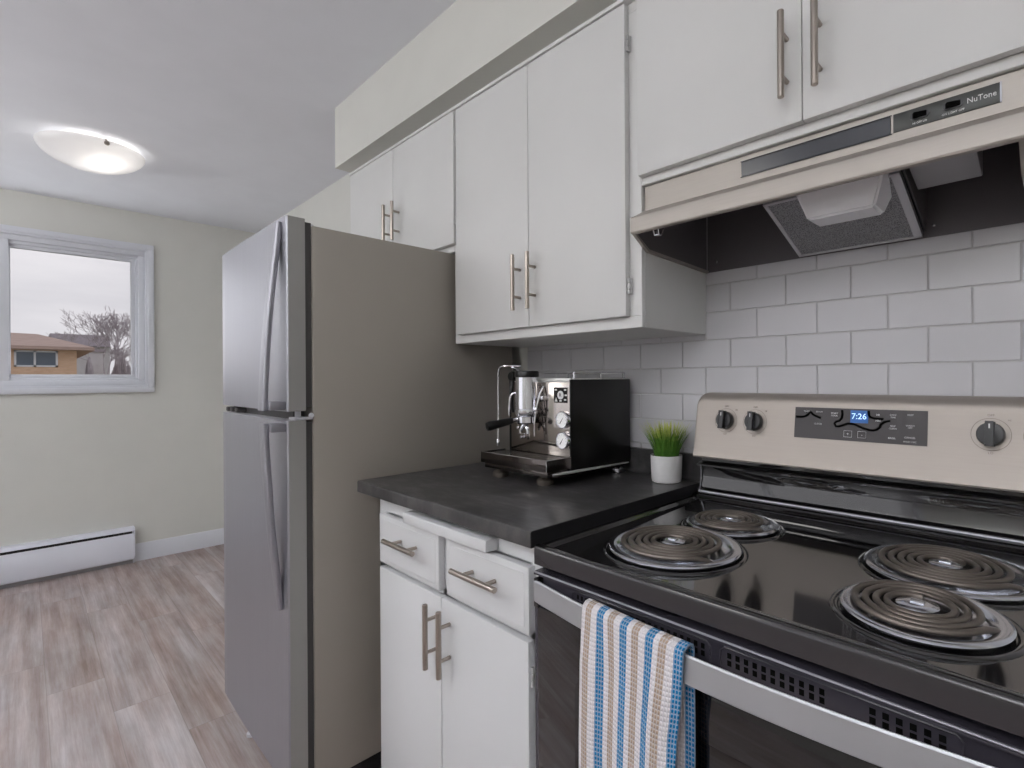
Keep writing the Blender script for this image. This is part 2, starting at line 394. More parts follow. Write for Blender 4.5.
# south wall (behind the camera); wide window opening added for fill light
SX0, SX1, SZ0, SZ1 = -2.6, -.1, .65, 2.2
bm = B()
add_box(bm, XW, SX0, YS - .2, YS, 0, ZC); add_box(bm, SX1, XE, YS - .2, YS, 0, ZC)
add_box(bm, SX0, SX1, YS - .2, YS, 0, SZ0); add_box(bm, SX0, SX1, YS - .2, YS, SZ1, ZC)
struct(obj('wall_south', bm, M_wall))
w2 = struct(thing('added_window', 'window', 'window', ((SX0 + SX1) / 2, YS, SZ0))); del w2['label'], w2['category']  # unseen window added around the south fill light
bm = B()
for a in ((SX0, SX1, SZ0, SZ0 + .06), (SX0, SX1, SZ1 - .06, SZ1), (SX0, SX0 + .06, SZ0, SZ1), (SX1 - .06, SX1, SZ0, SZ1), (-1.38, -1.32, SZ0, SZ1)):
    add_box(bm, a[0], a[1], YS - .12, YS - .04, a[2], a[3], .004)
obj('window_frame', bm, M_trim, w2); box('window_pane', M_glass, w2, SX0 + .05, SX1 - .05, YS - .085, YS - .08, SZ0 + .05, SZ1 - .05)

# soffit over the cabinets and the trim strip under it
bm = B(); add_box(bm, -1.60, XE, -.335, 0, 2.14, ZC); struct(obj('wall_soffit', bm, M_wall))
bm = B(); add_box(bm, -1.506, 1.5, -.3175, -.2985, 2.0860, 2.0958, .0015)
struct(obj('trim_1', bm, M_cab))
bm = B(); add_box(bm, -1.503, 1.5, -.268, -.002, 2.0965, 2.1398); struct(obj('trim_2', bm, M_wall))

# tile backsplash
TX, TZ, TS, TP = .2121, 1.2575, .0723, .1436
bm = B(); add_box(bm, -.728, 1.6, -.010, -.0005, 1.0, 1.62, mi=0)
g = .0012
for j in range(-4, 5):
    z0 = TZ + j * TS; z1 = z0 + TS
    off = 0 if j % 2 == 0 else TP / 2
    k = -9
    while TX + off + k * TP < 1.6:
        x0 = TX + off + k * TP; x1 = x0 + TP; k += 1
        if x1 <= -.726: continue
        x0 = max(x0, -.728)
        if x1 - x0 < .02: continue
        add_box(bm, x0 + g, x1 - g, -.0125, -.005, z0 + g, z1 - g, .0012, 1, mi=1)
struct(obj('wall_backsplash', bm, [M_grout, M_tile]))

# west baseboard
bm = B(); add_prism(bm, [(XW, 0), (XW + .014, 0), (XW + .014, .108), (XW + .008, .118), (XW, .118)], -.738, 0, 'y'); struct(obj('baseboard_west', bm, M_trim))
bm = B(); add_prism(bm, [(0, 0), (-.014, 0), (-.014, .108), (-.008, .118), (0, .118)], XW + .014, -1.70, 'x'); struct(obj('baseboard_north', bm, M_trim))

# west window: casing, frame, sash, panes
w1 = struct(thing('window_1', 'w', 'w', (XW, -1.32, 1.16))); del w1['label'], w1['category']
def ring(bm, y0, y1, z0, z1, t, x0, x1, bev=.003):
    add_box(bm, x0, x1, y0, y1, z0, z0 + t, bev); add_box(bm, x0, x1, y0, y1, z1 - t, z1, bev)
    add_box(bm, x0, x1, y0, y0 + t, z0 + t, z1 - t, bev); add_box(bm, x0, x1, y1 - t, y1, z0 + t, z1 - t, bev)
bm = B(); ring(bm, -2.02, -.627, 1.158, 2.178, .034, XW, XW + .022, .004); ring(bm, -1.99, -.655, 1.187, 2.15, .018, XW - .05, XW + .012, .003); obj('window_casing', bm, M_trim, w1)
bm = B(); ring(bm, -1.975, -.672, 1.204, 2.134, .036, XW - .075, XW - .012, .004); ring(bm, -1.945, -.70, 1.234, 2.10, .022, XW - .085, XW - .028, .004)
add_box(bm, XW - .079, XW - .0135, -1.375, -1.305, 1.212, 2.126, .003); obj('window_frame', bm, M_trim, w1)
bm = B(); ring(bm, -1.325, -.718, 1.254, 2.084, .026, XW - .075, XW - .04, .003); obj('window_sash', bm, M_trim, w1)
bm = B(); ring(bm, -1.955, -1.36, 1.235, 2.10, .03, XW - .082, XW - .055, .003); obj('window_sash', bm, M_trim, w1)
bm = B(); ring(bm, -1.303, -.741, 1.277, 2.061, .0035, XW - .0605, XW - .0565, 0); obj('glazing_gasket', bm, mat('grey_glazing_gasket', (70, 72, 80), .6), w1)
box('window_pane', M_glass, w1, XW - .062, XW - .057, -1.302, -.742, 1.278, 2.06)
box('window_pane', M_glass, w1, XW - .072, XW - .067, -1.93, -1.385, 1.263, 2.075)

# baseboard heater
ht = thing('baseboard_heater', 'long white enamel electric baseboard heater on the wall below the window', 'heater', (XW, -1.5, 0))
X0 = XW + .0005; Xf = XW + .062
bm = B(); add_prism(bm, [(X0, .005), (X0 + .006, .005), (X0 + .006, .236), (Xf - .012, .236), (Xf - .004, .228), (Xf - .004, .222), (Xf + .002, .222), (Xf - .002, .24), (Xf - .008, .246), (X0, .246)], -2.30, -.741, 'y'); obj('back_housing', bm, M_heater, ht)
bm = B(); add_prism(bm, [(Xf - .006, .198), (Xf - .002, .206), (Xf, .200), (Xf + .002, .178), (Xf + .006, .17), (Xf + .006, .045), (Xf + .002, .033), (Xf - .004, .029), (Xf - .008, .033), (Xf, .045), (Xf, .168), (Xf - .006, .178)], -2.28, -.748, 'y'); obj('front_cover', bm, M_heater, ht)
bm = B(); add_prism(bm, [(X0, .0), (X0 + .03, .0), (X0 + .034, .045), (Xf + .006, .05), (Xf + .007, .23), (Xf - .002, .245), (X0, .246)], -.7405, -.7485, 'y', bev=.001); obj('end_cap', bm, M_heater, ht)
bm = B()
for i in range(60): y = -2.27 + i * .025; add_box(bm, X0 + .008, Xf - .008, y, y + .002, .07, .205)
add_box(bm, X0 + .0065, X0 + .0085, -2.28, -.75, .05, .222); add_tube(bm, [(XW + .03, -2.28, .12), (XW + .03, -.75, .12)], .008, 8); obj('heating_fins', bm, M_fin, ht)
box('base_channel', M_hgrey, ht, X0 + .0065, X0 + .03, -2.28, -.75, .0, .032)

# ================================================================== EXTERIOR (seen through the west window)
bm = B(); add_box(bm, -90, -4.4, -40, 40, -2.2, -2.0); struct(obj('ground', bm, M_lawn))
hs = thing('neighbour_house', 'orange brick house with a brown hipped roof outside the window', 'house', (-29, -5.5, -2))
bm = B(); add_box(bm, -34, -24, -11, -.05, -2.0, 2.36); obj('wall', bm, M_brick, hs)
bm = B()
ev = 2.40; e = [(-23.5, .36), (-34.5, .36), (-34.5, -11.4), (-23.5, -11.4)]
lowr = [bm.verts.new((x, y, ev - .10)) for x, y in e]; uppr = [bm.verts.new((x, y, ev)) for x, y in e]
r1 = bm.verts.new((-29, -.9, 3.13)); r2 = bm.verts.new((-29, -9, 3.3))
bm.faces.new(lowr)
for i in range(4): bm.faces.new((lowr[i], lowr[(i + 1) % 4], uppr[(i + 1) % 4], uppr[i]))
bm.faces.new((uppr[0], uppr[1], r1)); bm.faces.new((uppr[1], uppr[2], r2, r1)); bm.faces.new((uppr[2], uppr[3], r2)); bm.faces.new((uppr[3], uppr[0], r1, r2))
obj('roof', bm, M_roof, hs)
bm = B()
for a in ((-1.48, -.5, 1.74, 1.79), (-1.48, -.5, 2.22, 2.27), (-1.48, -1.43, 1.74, 2.27), (-.55, -.5, 1.74, 2.27), (-1.05, -1.0, 1.74, 2.27)): add_box(bm, -23.97, -24.03, *a)
wf = obj('window', bm, M_trim, hs); box('pane', M_hglass, wf, -23.99, -24.02, -1.44, -.54, 1.78, 2.23)
b2 = thing('distant_building', 'dark slate roofed building behind the neighbouring brick house', 'building', (-48, 1.2, -2))
bm = B(); add_box(bm, -52, -45, -.6, 2.5, -2, 3.5); obj('wall', bm, M_paleblock, b2)
bm = B(); add_prism(bm, [(-52.4, 3.5), (-44.6, 3.5), (-45.2, 4.25), (-51.8, 4.25)], -.2, 2.5, 'y'); obj('roof', bm, M_slate, b2)
ch = thing('pale_outbuilding', 'narrow pale grey rendered block between the brick house and the bare trees', 'building', (-35, 1.2, -2))
bm = B(); add_box(bm, -36, -34.9, .92, 1.42, -2, 2.74); obj('wall', bm, M_paleblock, ch); box('coping', M_slate, ch, -36.1, -34.8, .85, 1.5, 2.74, 2.86)
def tree(name, label, base, h, spread, seed, trunk=.16, depth=6, twigr=.02):
    rnd = random.Random(seed); t = thing(name, label, 'tree', base, 'bare winter trees beyond the window')
    bt, bc = B(), B()
    def grow(p, d, L, r, lev):
        q = p + d * L
        add_tube(bt if lev < 2 else bc, [p, (p + q) / 2 + Vector((rnd.uniform(-1, 1), rnd.uniform(-1, 1), 0)) * L * .05, q], [r, r * .85, r * .7], 4, False)
        if lev >= depth: return
        for k in range(3 if lev < 5 else 2):
            nd = (d + Vector((rnd.uniform(-1, 1) * spread, rnd.uniform(-1, 1) * spread, rnd.uniform(-.15, .6)))).normalized()
            if nd.z < .05: nd.z = .1; nd.normalize()
            grow(p + d * L * rnd.uniform(.65, 1), nd, L * rnd.uniform(.62, .82), max(r * .62, twigr), lev + 1)
    grow(Vector(base), Vector((0, 0, 1)), h * .30, trunk, 0)
    obj('trunk', bt, M_bark, t); obj('bare_branches', bc, M_bark, t)
tree('bare_tree', 'tall bare winter tree nearest the right edge of the window view', (-40, 2.45, -2), 7.9, .80, 3, .10, 8, .009)
tree('bare_tree', 'lower bare tree with a rounded crown behind the brick house roof', (-58, 1.75, -2), 8.7, .95, 11, .12, 8, .012)

def shrub(label, c, r, seed):
    rnd = random.Random(seed); bm = B()
    for i in range(900):
        th, ph = rnd.uniform(0, 2 * PI), math.acos(rnd.uniform(.0, 1)); d = Vector((math.sin(ph) * math.cos(th), math.sin(ph) * math.sin(th), math.cos(ph)))
        a = Vector((c[0] + d.x * r[0] * .1, c[1] + d.y * r[1] * .3, c[2])); b = Vector((c[0] + d.x * r[0], c[1] + d.y * r[1], c[2] + d.z * r[2]))
        m = (a + b) / 2 + Vector((rnd.uniform(-.2, .2), rnd.uniform(-.2, .2), rnd.uniform(0, .4)))
        add_tube(bm, [a, m, b], [.028, .02, .012], 3, False)
    tag(obj('twiggy_hedge', bm, M_bark), label, 'hedge')
shrub('dense brown twiggy hedge below the bare trees outside', (-33, 1.95, -2), (.8, .66, 4.5), 4)
shrub('dark twiggy hedge at the right end of the brick house', (-22.6, .17, -2), (.4, .2, 4.05), 9)

# ================================================================== CEILING LIGHT
FX, FY = -2.83, -1.01
cl = thing('ceiling_light', 'round frosted glass dish ceiling light, switched on, near the window', 'ceiling light', (FX, FY, ZC))
bm = B(); add_lathe(bm, [(0, 0), (.075, 0), (.075, -.012), (.06, -.018), (0, -.018)], (FX, FY, ZC)); obj('mounting_plate', bm, M_trim, cl)
bm = B(); prof = []
for i in range(15):
    t = i / 14 * PI / 2; prof.append((.2 * math.cos(t), -.022 - .098 * math.sin(t) ** 1.2))
prof = prof[:-1] + [(0, prof[-1][1])]
inner = [(max(0, r - .004), h + .004) for r, h in reversed(prof)]
add_lathe(bm, prof + inner[:] + [], (FX, FY, ZC), seg=48, closed=False)
obj('glass_dish', bm, M_frost, cl, 60)
for a in (10, 190):
    bm = B(); ca, sa = math.cos(math.radians(a)), math.sin(math.radians(a))
    add_tube(bm, [(FX + .07 * ca, FY + .07 * sa, ZC - .01), (FX + .14 * ca, FY + .14 * sa, ZC - .014), (FX + .198 * ca, FY + .198 * sa, ZC - .02), (FX + .206 * ca, FY + .206 * sa, ZC - .034)], .004, 8)
    add_lathe(bm, [(0, -.002), (.009, .001), (.011, .006), (.009, .012), (0, .014)], (FX + .204 * ca, FY + .204 * sa, ZC - .04), axis=(ca, sa, 0), seg=14)
    obj('retaining_clip', bm, M_nickel, cl)
bulb = bpy.data.lights.new('bulb', 'POINT'); bulb.energy = 1.1; bulb.shadow_soft_size = .035; bulb.color = (1, .96, .9)
bo = bpy.data.objects.new('bulb', bulb); COL.objects.link(bo); bo.location = (FX + .065, FY + .035, ZC - .052)
# unseen panel light, added to help light the room
cl2 = thing('ceiling_light', 'added square flush ceiling light, unseen behind the camera', 'ceiling light', (-.75, -2.25, ZC))
bm = B(); add_box(bm, -1.06, -.44, -2.56, -1.94, ZC - .055, ZC - .0005, .01); obj('added_light_box', bm, M_trim, cl2)
area('added_panel_light', (-.75, -2.25, ZC - .072), (-.75, -2.25, 0), .56, .56, 11, (1, .98, .95))

for (ux_, uy_, up_), where in zip(UPLIGHTS, ('nearest the camera side wall', 'in the south-west corner of the living area')):
    fl_ = thing('added_uplighter', 'added uplighter floor lamp out of view ' + where, 'floor lamp', (ux_, uy_, 0), 'added uplighters behind the camera')  # lamp body added to hold the fill light aimed at the ceiling
    bm = B(); add_lathe(bm, [(0, 0), (.13, 0), (.13, .015), (.02, .03), (.012, .04), (.012, 1.66), (0, 1.66)], (ux_, uy_, 0)); obj('pole', bm, M_nickel, fl_)
    bm = B(); add_lathe(bm, [(0, 1.66), (.05, 1.662), (.16, 1.70), (.215, 1.76), (.210, 1.762), (.155, 1.706), (.05, 1.668), (0, 1.666)], (ux_, uy_, 0)); obj('lamp_shade', bm, M_trim, fl_)

# ================================================================== CABINETS
def bar_handle(parent, c, axis, L, r=.006, stand=.028, face_y=-.315, name='handle'):
    """T-bar pull; c = centre x,z"""
    bm = B(); y = face_y - stand
    d = Vector((0, 0, 1)) if axis == 'z' else Vector((1, 0, 0))
    C = Vector((c[0], y, c[1]))
    add_lathe(bm, [(0, -L / 2), (r * .85, -L / 2), (r, -L / 2 + .001), (r, L / 2 - .001), (r * .85, L / 2), (0, L / 2)], C, d, 16)
    for s in (-1, 1):
        P = C + d * s * L * .25; add_lathe(bm, [(0, 0), (.0042, 0), (.0042, stand + .0002), (0, stand + .0002)], P, (0, 1, 0), 12)
    return obj(name, bm, M_nickel, parent)
def hinge(parent, x, z, y):
    bm = B(); add_lathe(bm, [(0, -.018), (.0018, -.018), (.0018, .018), (0, .018)], (x, y - .003, z), (0, 0, 1), 8)
    for k in (-1, 0, 1): add_lathe(bm, [(0, -.005), (.0036, -.005), (.0036, .005), (0, .005)], (x, y - .003, z + k * .013), (0, 0, 1), 8)
    add_box(bm, x - .002, x + .005, y, y + .0035, z - .018, z + .018, .0006)
    return obj('hinge', bm, M_hinge, parent)
def wall_cabinet(label, x0, x1, z0, z1, doors, group, handles, hinges, frame_b):
    t = thing('wall_cabinet', label, 'cabinet', ((x0 + x1) / 2, -.15, z0), group)
    bm = B(); add_box(bm, x0, x1, -.284, -.0135, z0, z1, .001, 1)
    body = obj('body', bm, M_cab, t)
    bm = B()   # face frame
    add_box(bm, x0, x1, -.298, -.2845, z0, z0 + frame_b, .0012, 1); add_box(bm, x0, x1, -.298, -.2845, z1 - .03, z1, .0012, 1)
    for a, b in ((x0, x0 + .042), (x1 - .042, x1), ((x0 + x1) / 2 - .02, (x0 + x1) / 2 + .02)): add_box(bm, a, b, -.298, -.2845, z0 + frame_b, z1 - .03, .0012, 1)
    obj('face_frame', bm, M_cab, t)
    for i, (a, b, c, d) in enumerate(doors):
        bm = B(); add_box(bm, a, b, -.315, -.2985, c, d, .0015, 2); dr = obj('door', bm, M_cab, t)
        hx, hz0, hz1 = handles[i]; bar_handle(dr, (hx, (hz0 + hz1) / 2), 'z', hz1 - hz0)
        for (hxx, hz) in hinges[i]: hinge(dr, hxx, hz, -.305)
    return t
wall_cabinet('white two-door wall cabinet above the refrigerator', -1.503, -.7475, 1.643, 2.096,
             [(-1.498, -1.1305, 1.664, 2.0845), (-1.1275, -.728, 1.664, 2.0845)], 'white wall cabinets',
             [(-1.148, 1.735, 1.876), (-1.082, 1.735, 1.875)], [[], [(-.7235, 1.989), (-.7235, 1.742)]], .025)
wall_cabinet('tall white two-door wall cabinet above the espresso machine', -.747, 0, 1.345, 2.096,
             [(-.714, -.3695, 1.372, 2.0825), (-.367, -.033, 1.372, 2.0825)], 'white wall cabinets',
             [(-.403, 1.416, 1.568), (-.342, 1.416, 1.567)], [[], [(-.029, 1.992), (-.029, 1.44)]], .027)
wall_cabinet('white two-door wall cabinet directly above the range hood', .0005, .768, 1.663, 2.096,
             [(.002, .3625, 1.680, 2.0845), (.364, .762, 1.680, 2.0845)], 'white wall cabinets',
             [(.337, 1.719, 1.871), (.394, 1.719, 1.871)], [[], []], .018)

# base cabinet
FB = -.597
bc = thing('base_cabinet', 'white base cabinet with two drawers and two doors left of the range', 'cabinet', (-.33, -.3, 0))
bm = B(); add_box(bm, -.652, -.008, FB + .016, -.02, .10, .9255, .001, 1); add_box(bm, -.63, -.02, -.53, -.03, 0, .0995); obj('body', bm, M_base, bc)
bm = B()
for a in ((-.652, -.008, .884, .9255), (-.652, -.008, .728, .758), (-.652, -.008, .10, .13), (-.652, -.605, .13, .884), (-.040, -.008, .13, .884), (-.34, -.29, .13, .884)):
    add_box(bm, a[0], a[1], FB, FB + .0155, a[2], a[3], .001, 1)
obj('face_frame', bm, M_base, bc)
FD = FB - .0005
for (a, b, hx) in ((-.619, -.334, (-.536, -.395)), (-.301, -.027, (-.236, -.091))):
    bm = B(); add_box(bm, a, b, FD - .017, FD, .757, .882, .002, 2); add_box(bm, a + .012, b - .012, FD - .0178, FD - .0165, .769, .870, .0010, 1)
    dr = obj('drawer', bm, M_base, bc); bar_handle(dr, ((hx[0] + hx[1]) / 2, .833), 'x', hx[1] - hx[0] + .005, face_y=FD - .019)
for (a, b, hx, hh) in ((-.619, -.3265, -.345, []), (-.3235, -.029, -.290, [(-.0235, .681), (-.0235, .25)])):
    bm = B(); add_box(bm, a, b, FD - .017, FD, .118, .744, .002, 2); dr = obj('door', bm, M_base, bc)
    bar_handle(dr, (hx, .66), 'z', .144, face_y=FD - .017)
    for p in hh: hinge(dr, p[0], p[1], FD - .008)
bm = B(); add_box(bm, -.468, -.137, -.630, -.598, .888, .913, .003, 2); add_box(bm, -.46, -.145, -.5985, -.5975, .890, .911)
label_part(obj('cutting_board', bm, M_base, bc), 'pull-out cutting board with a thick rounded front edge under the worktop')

# countertop
ct = thing('countertop', 'charcoal laminate worktop with a short upstand, between refrigerator and range', 'countertop', (-.36, -.3, .926))
bm = B(); pr_ = [(-.022, .9262), (-.600, .9262), (-.600, .9258), (-.6275, .9258), (-.629, .9272), (-.629, .9525), (-.6283, .9548), (-.6268, .9563), (-.6245, .957), (-.036, .957), (-.022, .957)]
add_prism(bm, pr_, -.717, -.0045, 'x'); obj('worktop', bm, M_counter, ct, 25)
bm = B(); add_prism(bm, [(-.0218, .9575), (-.04, .9575), (-.036, .962), (-.0335, .97), (-.0335, 1.022), (-.030, 1.026), (-.0135, 1.026), (-.0135, .9575)], -.717, -.0045, 'x'); obj('upstand', bm, M_counter, ct, 25)
box('end_cap', mat('black_laminate_edge', (24, 24, 27), .4), ct, -.0044, -.0036, -.6275, -.036, .9275, .9562)

# ================================================================== REFRIGERATOR
fr = thing('refrigerator', 'tall grey stainless top-freezer refrigerator standing left of the worktop', 'refrigerator', (-1.285, -.4, -.1365))
FXR, FXL = -.931, -1.645
bm = B(); add_box(bm, FXL, FXR, -.665, .085, .03, 1.687, .004, 2); obj('body', bm, M_fside, fr)
def fdoor(name, z0, z1):
    bm = B(); poly = [(FXR - .002, -.684), (FXL + .0, -.684)]
    n = 16; xa, xb = FXL, FXR - .002; r = .006
    def yb(x):
        t = (x - xa) / (xb - xa); return -.7335 - .004 * (1 - (2 * t - 1) ** 2)
    pts = []
    for k in range(4): a = PI * (.5 - .5 * k / 3); 
    pts = [(xa, yb(xa) + r), (xa + r * .3, yb(xa) + r * .3), (xa + r, yb(xa + r))]
    for k in range(1, n): x = xa + r + (xb - xa - 2 * r) * k / n; pts.append((x, yb(x)))
    pts += [(xb - r * .6, yb(xb - r)), (xb - .002, yb(xb) + .0015), (xb, yb(xb) + .004)]
    poly = poly + pts
    add_prism(bm, poly, z0, z1, 'z')
    bmesh.ops.recalc_face_normals(bm, faces=bm.faces)
    for f in bm.faces:
        if f.normal.x > .9: f.material_index = 1
        elif abs(f.normal.z) > .9: f.material_index = 2
        elif f.normal.y > .9: f.material_index = 2
    return obj(name, bm, [M_steel, M_dside, M_plast], fr, 30)
fd = fdoor('freezer_door', 1.141, 1.703); rd = fdoor('refrigerator_door', .055, 1.114)
def fhandle(parent, path, w):
    bm = B(); n = len(path)
    # broad strap handle: rounded rectangular section swept in the y-z plane at X ~ -.985
    rings = []
    for i, (y, z, ww) in enumerate(path):
        p0 = path[max(0, i - 1)]; p1 = path[min(n - 1, i + 1)]; d = Vector((0, p1[0] - p0[0], p1[1] - p0[1])).normalized(); nn = Vector((0, -d.z, d.y))
        if nn.y > 0: nn = -nn
        c = Vector((-.985, y, z)); sec = rbox_poly(-ww / 2, ww / 2, -.0075, .0075, .005, 3)
        rings.append([bm.verts.new(c + Vector((1, 0, 0)) * a + nn * (b - .0)) for a, b in sec])
    m = len(rings[0])
    for i in range(n - 1):
        for k in range(m): bm.faces.new((rings[i][k], rings[i][(k + 1) % m], rings[i + 1][(k + 1) % m], rings[i + 1][k]))
    bm.faces.new(rings[0]); bm.faces.new(rings[-1])
    return bm
def smooth(pts, n=24):
    out = []
    for i in range(n + 1):
        t = i / n * (len(pts) - 1); k = min(int(t), len(pts) - 2); f = t - k
        P = [pts[max(0, k - 1)], pts[k], pts[k + 1], pts[min(len(pts) - 1, k + 2)]]
        out.append(tuple(.5 * ((2 * P[1][j]) + (-P[0][j] + P[2][j]) * f + (2 * P[0][j] - 5 * P[1][j] + 4 * P[2][j] - P[3][j]) * f * f + (-P[0][j] + 3 * P[1][j] - 3 * P[2][j] + P[3][j]) * f ** 3) for j in range(len(pts[0]))))
    return out
bm = fhandle(fd, smooth([(-.738, 1.690, .034), (-.745, 1.62, .037), (-.758, 1.50, .040), (-.770, 1.36, .043), (-.777, 1.24, .045), (-.781, 1.145, .045)]), .03)
add_box(bm, -.998, -.942, -.775, -.733, 1.146, 1.171, .003); obj('handle', bm, M_steel, fd)
bm = fhandle(rd, smooth([(-.779, 1.108, .045), (-.776, 1.03, .045), (-.770, .93, .043), (-.762, .80, .040), (-.750, .68, .037), (-.738, .565, .022)]), .03)
add_box(bm, -.998, -.942, -.773, -.733, 1.083, 1.107, .003); obj('handle', bm, M_steel, rd)
bm = B(); add_box(bm, FXL + .015, FXR - .008, -.6838, -.6655, 1.15, 1.695); add_box(bm, FXL + .015, FXR - .008, -.6838, -.6655, .062, 1.107); obj('gasket', bm, M_gasket, fr)
bm = B(); add_box(bm, FXR - .05, FXR + .001, -.715, -.6655, 1.1155, 1.1225, .001); add_lathe(bm, [(0, 0), (.008, 0), (.008, .018), (0, .018)], (FXR - .02, -.70, 1.1225), seg=14); add_lathe(bm, [(0, 0), (.007, .001), (.008, .004), (0, .006)], (FXR + .001, -.672, 1.127), (1, 0, 0), 12); obj('middle_hinge', bm, M_plast, fr)
bm = B()
for x in (-1.615, -1.56, -1.50): add_box(bm, x, x + .03, -.73, -.69, 1.118, 1.134, .003)
add_box(bm, FXL + .01, FXR - .06, -.70, -.668, 1.1145, 1.1405); obj('door_gap_catches', bm, [M_gasket], fr)
bm = B(); add_box(bm, FXR - .055, FXR - .012, -.700, -.655, 1.6875, 1.694, .003); obj('top_hinge_cover', bm, M_plast, fr)
box('base_plinth', M_blackm, fr, FXL + .01, FXR - .01, -.63, .06, -.1365, .0295)
for x in (FXL + .03, FXR - .06):
    bm = B(); add_lathe(bm, [(0, 0), (.018, 0), (.018, .012), (.009, .014), (.009, .165), (0, .165)], (x, -.652, -.1363), seg=14); obj('levelling_foot', bm, M_plast, fr)

fr.location = (-1.0865, -.48395, 0); fr.scale = (.9, .9, .9)

# ================================================================== RANGE
rg = thing('electric_range', 'stainless and black freestanding electric coil range beside the worktop', 'range', (.38, -.33, 0))
RL, RR_ = -.003, .762
CT = .930
bm = B(); add_box(bm, RL + .004, RR_ - .004, -.598, -.02, .02, .895, .003); obj('body', bm, M_blackm, rg)
# cooktop : tray with raised rolled rim
bm = B()
add_prism(bm, [(-.620, .8965), (-.6222, .8985), (-.6222, .9245), (-.6215, .9275), (-.6195, .9300), (-.6165, .9315), (-.613, .9320), (-.609, .9315), (-.605, .930), (-.602, .9275), (-.598, .926), (-.592, .9255), (-.098, .9255), (-.09, .928), (-.085, .9345), (-.075, .936), (-.03, .936), (-.03, .8965)], RL + .0008, RR_ - .0008, 'x')
for s, x in ((1, RL + .0006), (-1, RR_ - .0006)):
    add_prism(bm, [(x, .8965), (x, .929), (x + s * .004, .9315), (x + s * .010, .9315), (x + s * .016, .9275), (x + s * .022, .9255), (x + s * .022, .8965)], -.6125, -.085, 'y')
bmesh.ops.recalc_face_normals(bm, faces=bm.faces)
for f in bm.faces:
    if f.normal.y < -.45 and f.calc_center_median().y < -.61: f.material_index = 1
cook = obj('cooktop', bm, [M_black, M_fascia], rg, 40)
def burner(x, y, R, turns, deg, Rc, r0, big):
    z = .9257
    bm = B()   # chrome drip bowl with a raised rolled rim
    add_lathe(bm, [(R - .008, .0035), (R, .0050), (R + .0005, .0072), (R - .001, .0090), (R - .005, .0100), (R - .014, .0092), (R - .019, .0065), (R * .75, .0025), (R * .5, .0012), (0, .0010), (0, .0004), (R * .5, .0006), (R * .77, .0016), (R - .021, .0045), (R - .012, .0060)], (x, y, z), seg=64, closed=False)
    dp = obj('burner', bm, M_pan, rg, 40); label_part(dp, 'burner with a polished chrome drip bowl and spiral coil')
    bm = B(); add_lathe(bm, [(big - .006, .0001), (big - .004, .0022), (big, .0026), (big + .004, .0016), (big + .0055, -.0006)], (x, y, z), seg=64)
    add_lathe(bm, [(R - .010, -.0006), (R - .009, .0042)], (x, y, z), seg=64); obj('burner_recess_ring', bm, M_black, dp, 60)
    cx_, cy_ = x - .005, y + .004
    bm = B(); n = int(turns * 40); pts = []; a0 = math.radians(deg)
    for i in range(n + 1):
        t = i / n; a = a0 - 2 * PI * turns * t; r = Rc - (Rc - r0) * t; pts.append((cx_ + r * math.cos(a), cy_ + r * math.sin(a), z + .0128))
    e = Vector(pts[0]); d = (Vector(pts[0]) - Vector(pts[1])).normalized()
    pre = [tuple(e + d * .026 + Vector((0, 0, -.0085))), tuple(e + d * .020 + Vector((0, 0, -.005))), tuple(e + d * .008 + Vector((0, 0, -.002)))]
    add_tube(bm, pre + pts, 0, 10, True, flat=((Rc - r0) / turns * .365, .0040)); obj('coil', bm, M_coil, dp, 50)
    bm = B(); q = r0 - .0055
    add_lathe(bm, [(0, .0150), (q * .5, .0150), (q * .94, .0138), (q, .0125), (q, .0080), (0, .0080)], (cx_, cy_, z), seg=32)
    for k in range(3):
        a = a0 + k * 2 * PI / 3 + .3; c, s2 = math.cos(a), math.sin(a); nrm = Vector((-s2, c, 0)) * .0012
        P = [(q * .5, .0085), (R - .014, .0085), (R - .016, .0070), (R - .03, .0040), (q * .5, .0030)]
        A = [bm.verts.new(Vector((x + c * r, y + s2 * r, z + h)) + nrm) for r, h in P]; Bq = [bm.verts.new(Vector((x + c * r, y + s2 * r, z + h)) - nrm) for r, h in P]
        bm.faces.new(A); bm.faces.new(list(reversed(Bq)))
        for i in range(5): bm.faces.new((A[i], Bq[i], Bq[(i + 1) % 5], A[(i + 1) % 5]))
    add_box(bm, cx_ - .008, cx_ + .008, cy_ - .005, cy_ + .005, z + .0146, z + .0168, .002)
    obj('support_medallion', bm, M_pan, dp, 40)
    return dp
burner(.187, -.459, .117, 4.8, -35, .0925, .028, .122)
burner(.197, -.262, .092, 3.9, -30, .0715, .026, .0985)
burner(.565, -.472, .093, 3.7, -20, .0765, .030, .1005)
burner(.567, -.2755, .1155, 4.8, -30, .0915, .028, .120)
# riser and backguard
bm = B(); add_prism(bm, [(-.03, .937), (-.074, .937), (-.070, .945), (-.060, .950), (-.056, .965), (-.052, .995), (-.054, 1.003), (-.060, 1.008), (-.066, 1.006), (-.072, 1.006), (-.072, 1.010), (-.060, 1.014), (-.046, 1.016), (-.046, 1.03), (-.03, 1.03)], RL + .006, RR_ - .006, 'x'); obj('backguard_riser', bm, M_black, rg, 30)
bm = B(); add_tube(bm, [(RL + .012, -.0635, 1.0085), (RR_ - .012, -.0635, 1.0085)], .0022, 8); add_tube(bm, [(RL + .012, -.0725, .9415), (RR_ - .012, -.0725, .9415)], .0032, 8)
add_tube(bm, [(RL + .0125, -.063, 1.008), (RL + .010, -.058, .99), (RL + .010, -.060, .955), (RL + .0125, -.072, .942)], .0018, 8)
label_part(obj('backguard_trim_rod', bm, M_steel, rg), 'thin bright metal trim lines on the black riser')
bm = B()   # stainless control panel, slanted face, rounded top corners
sl = (.083 - .062) / (1.165 - 1.031)
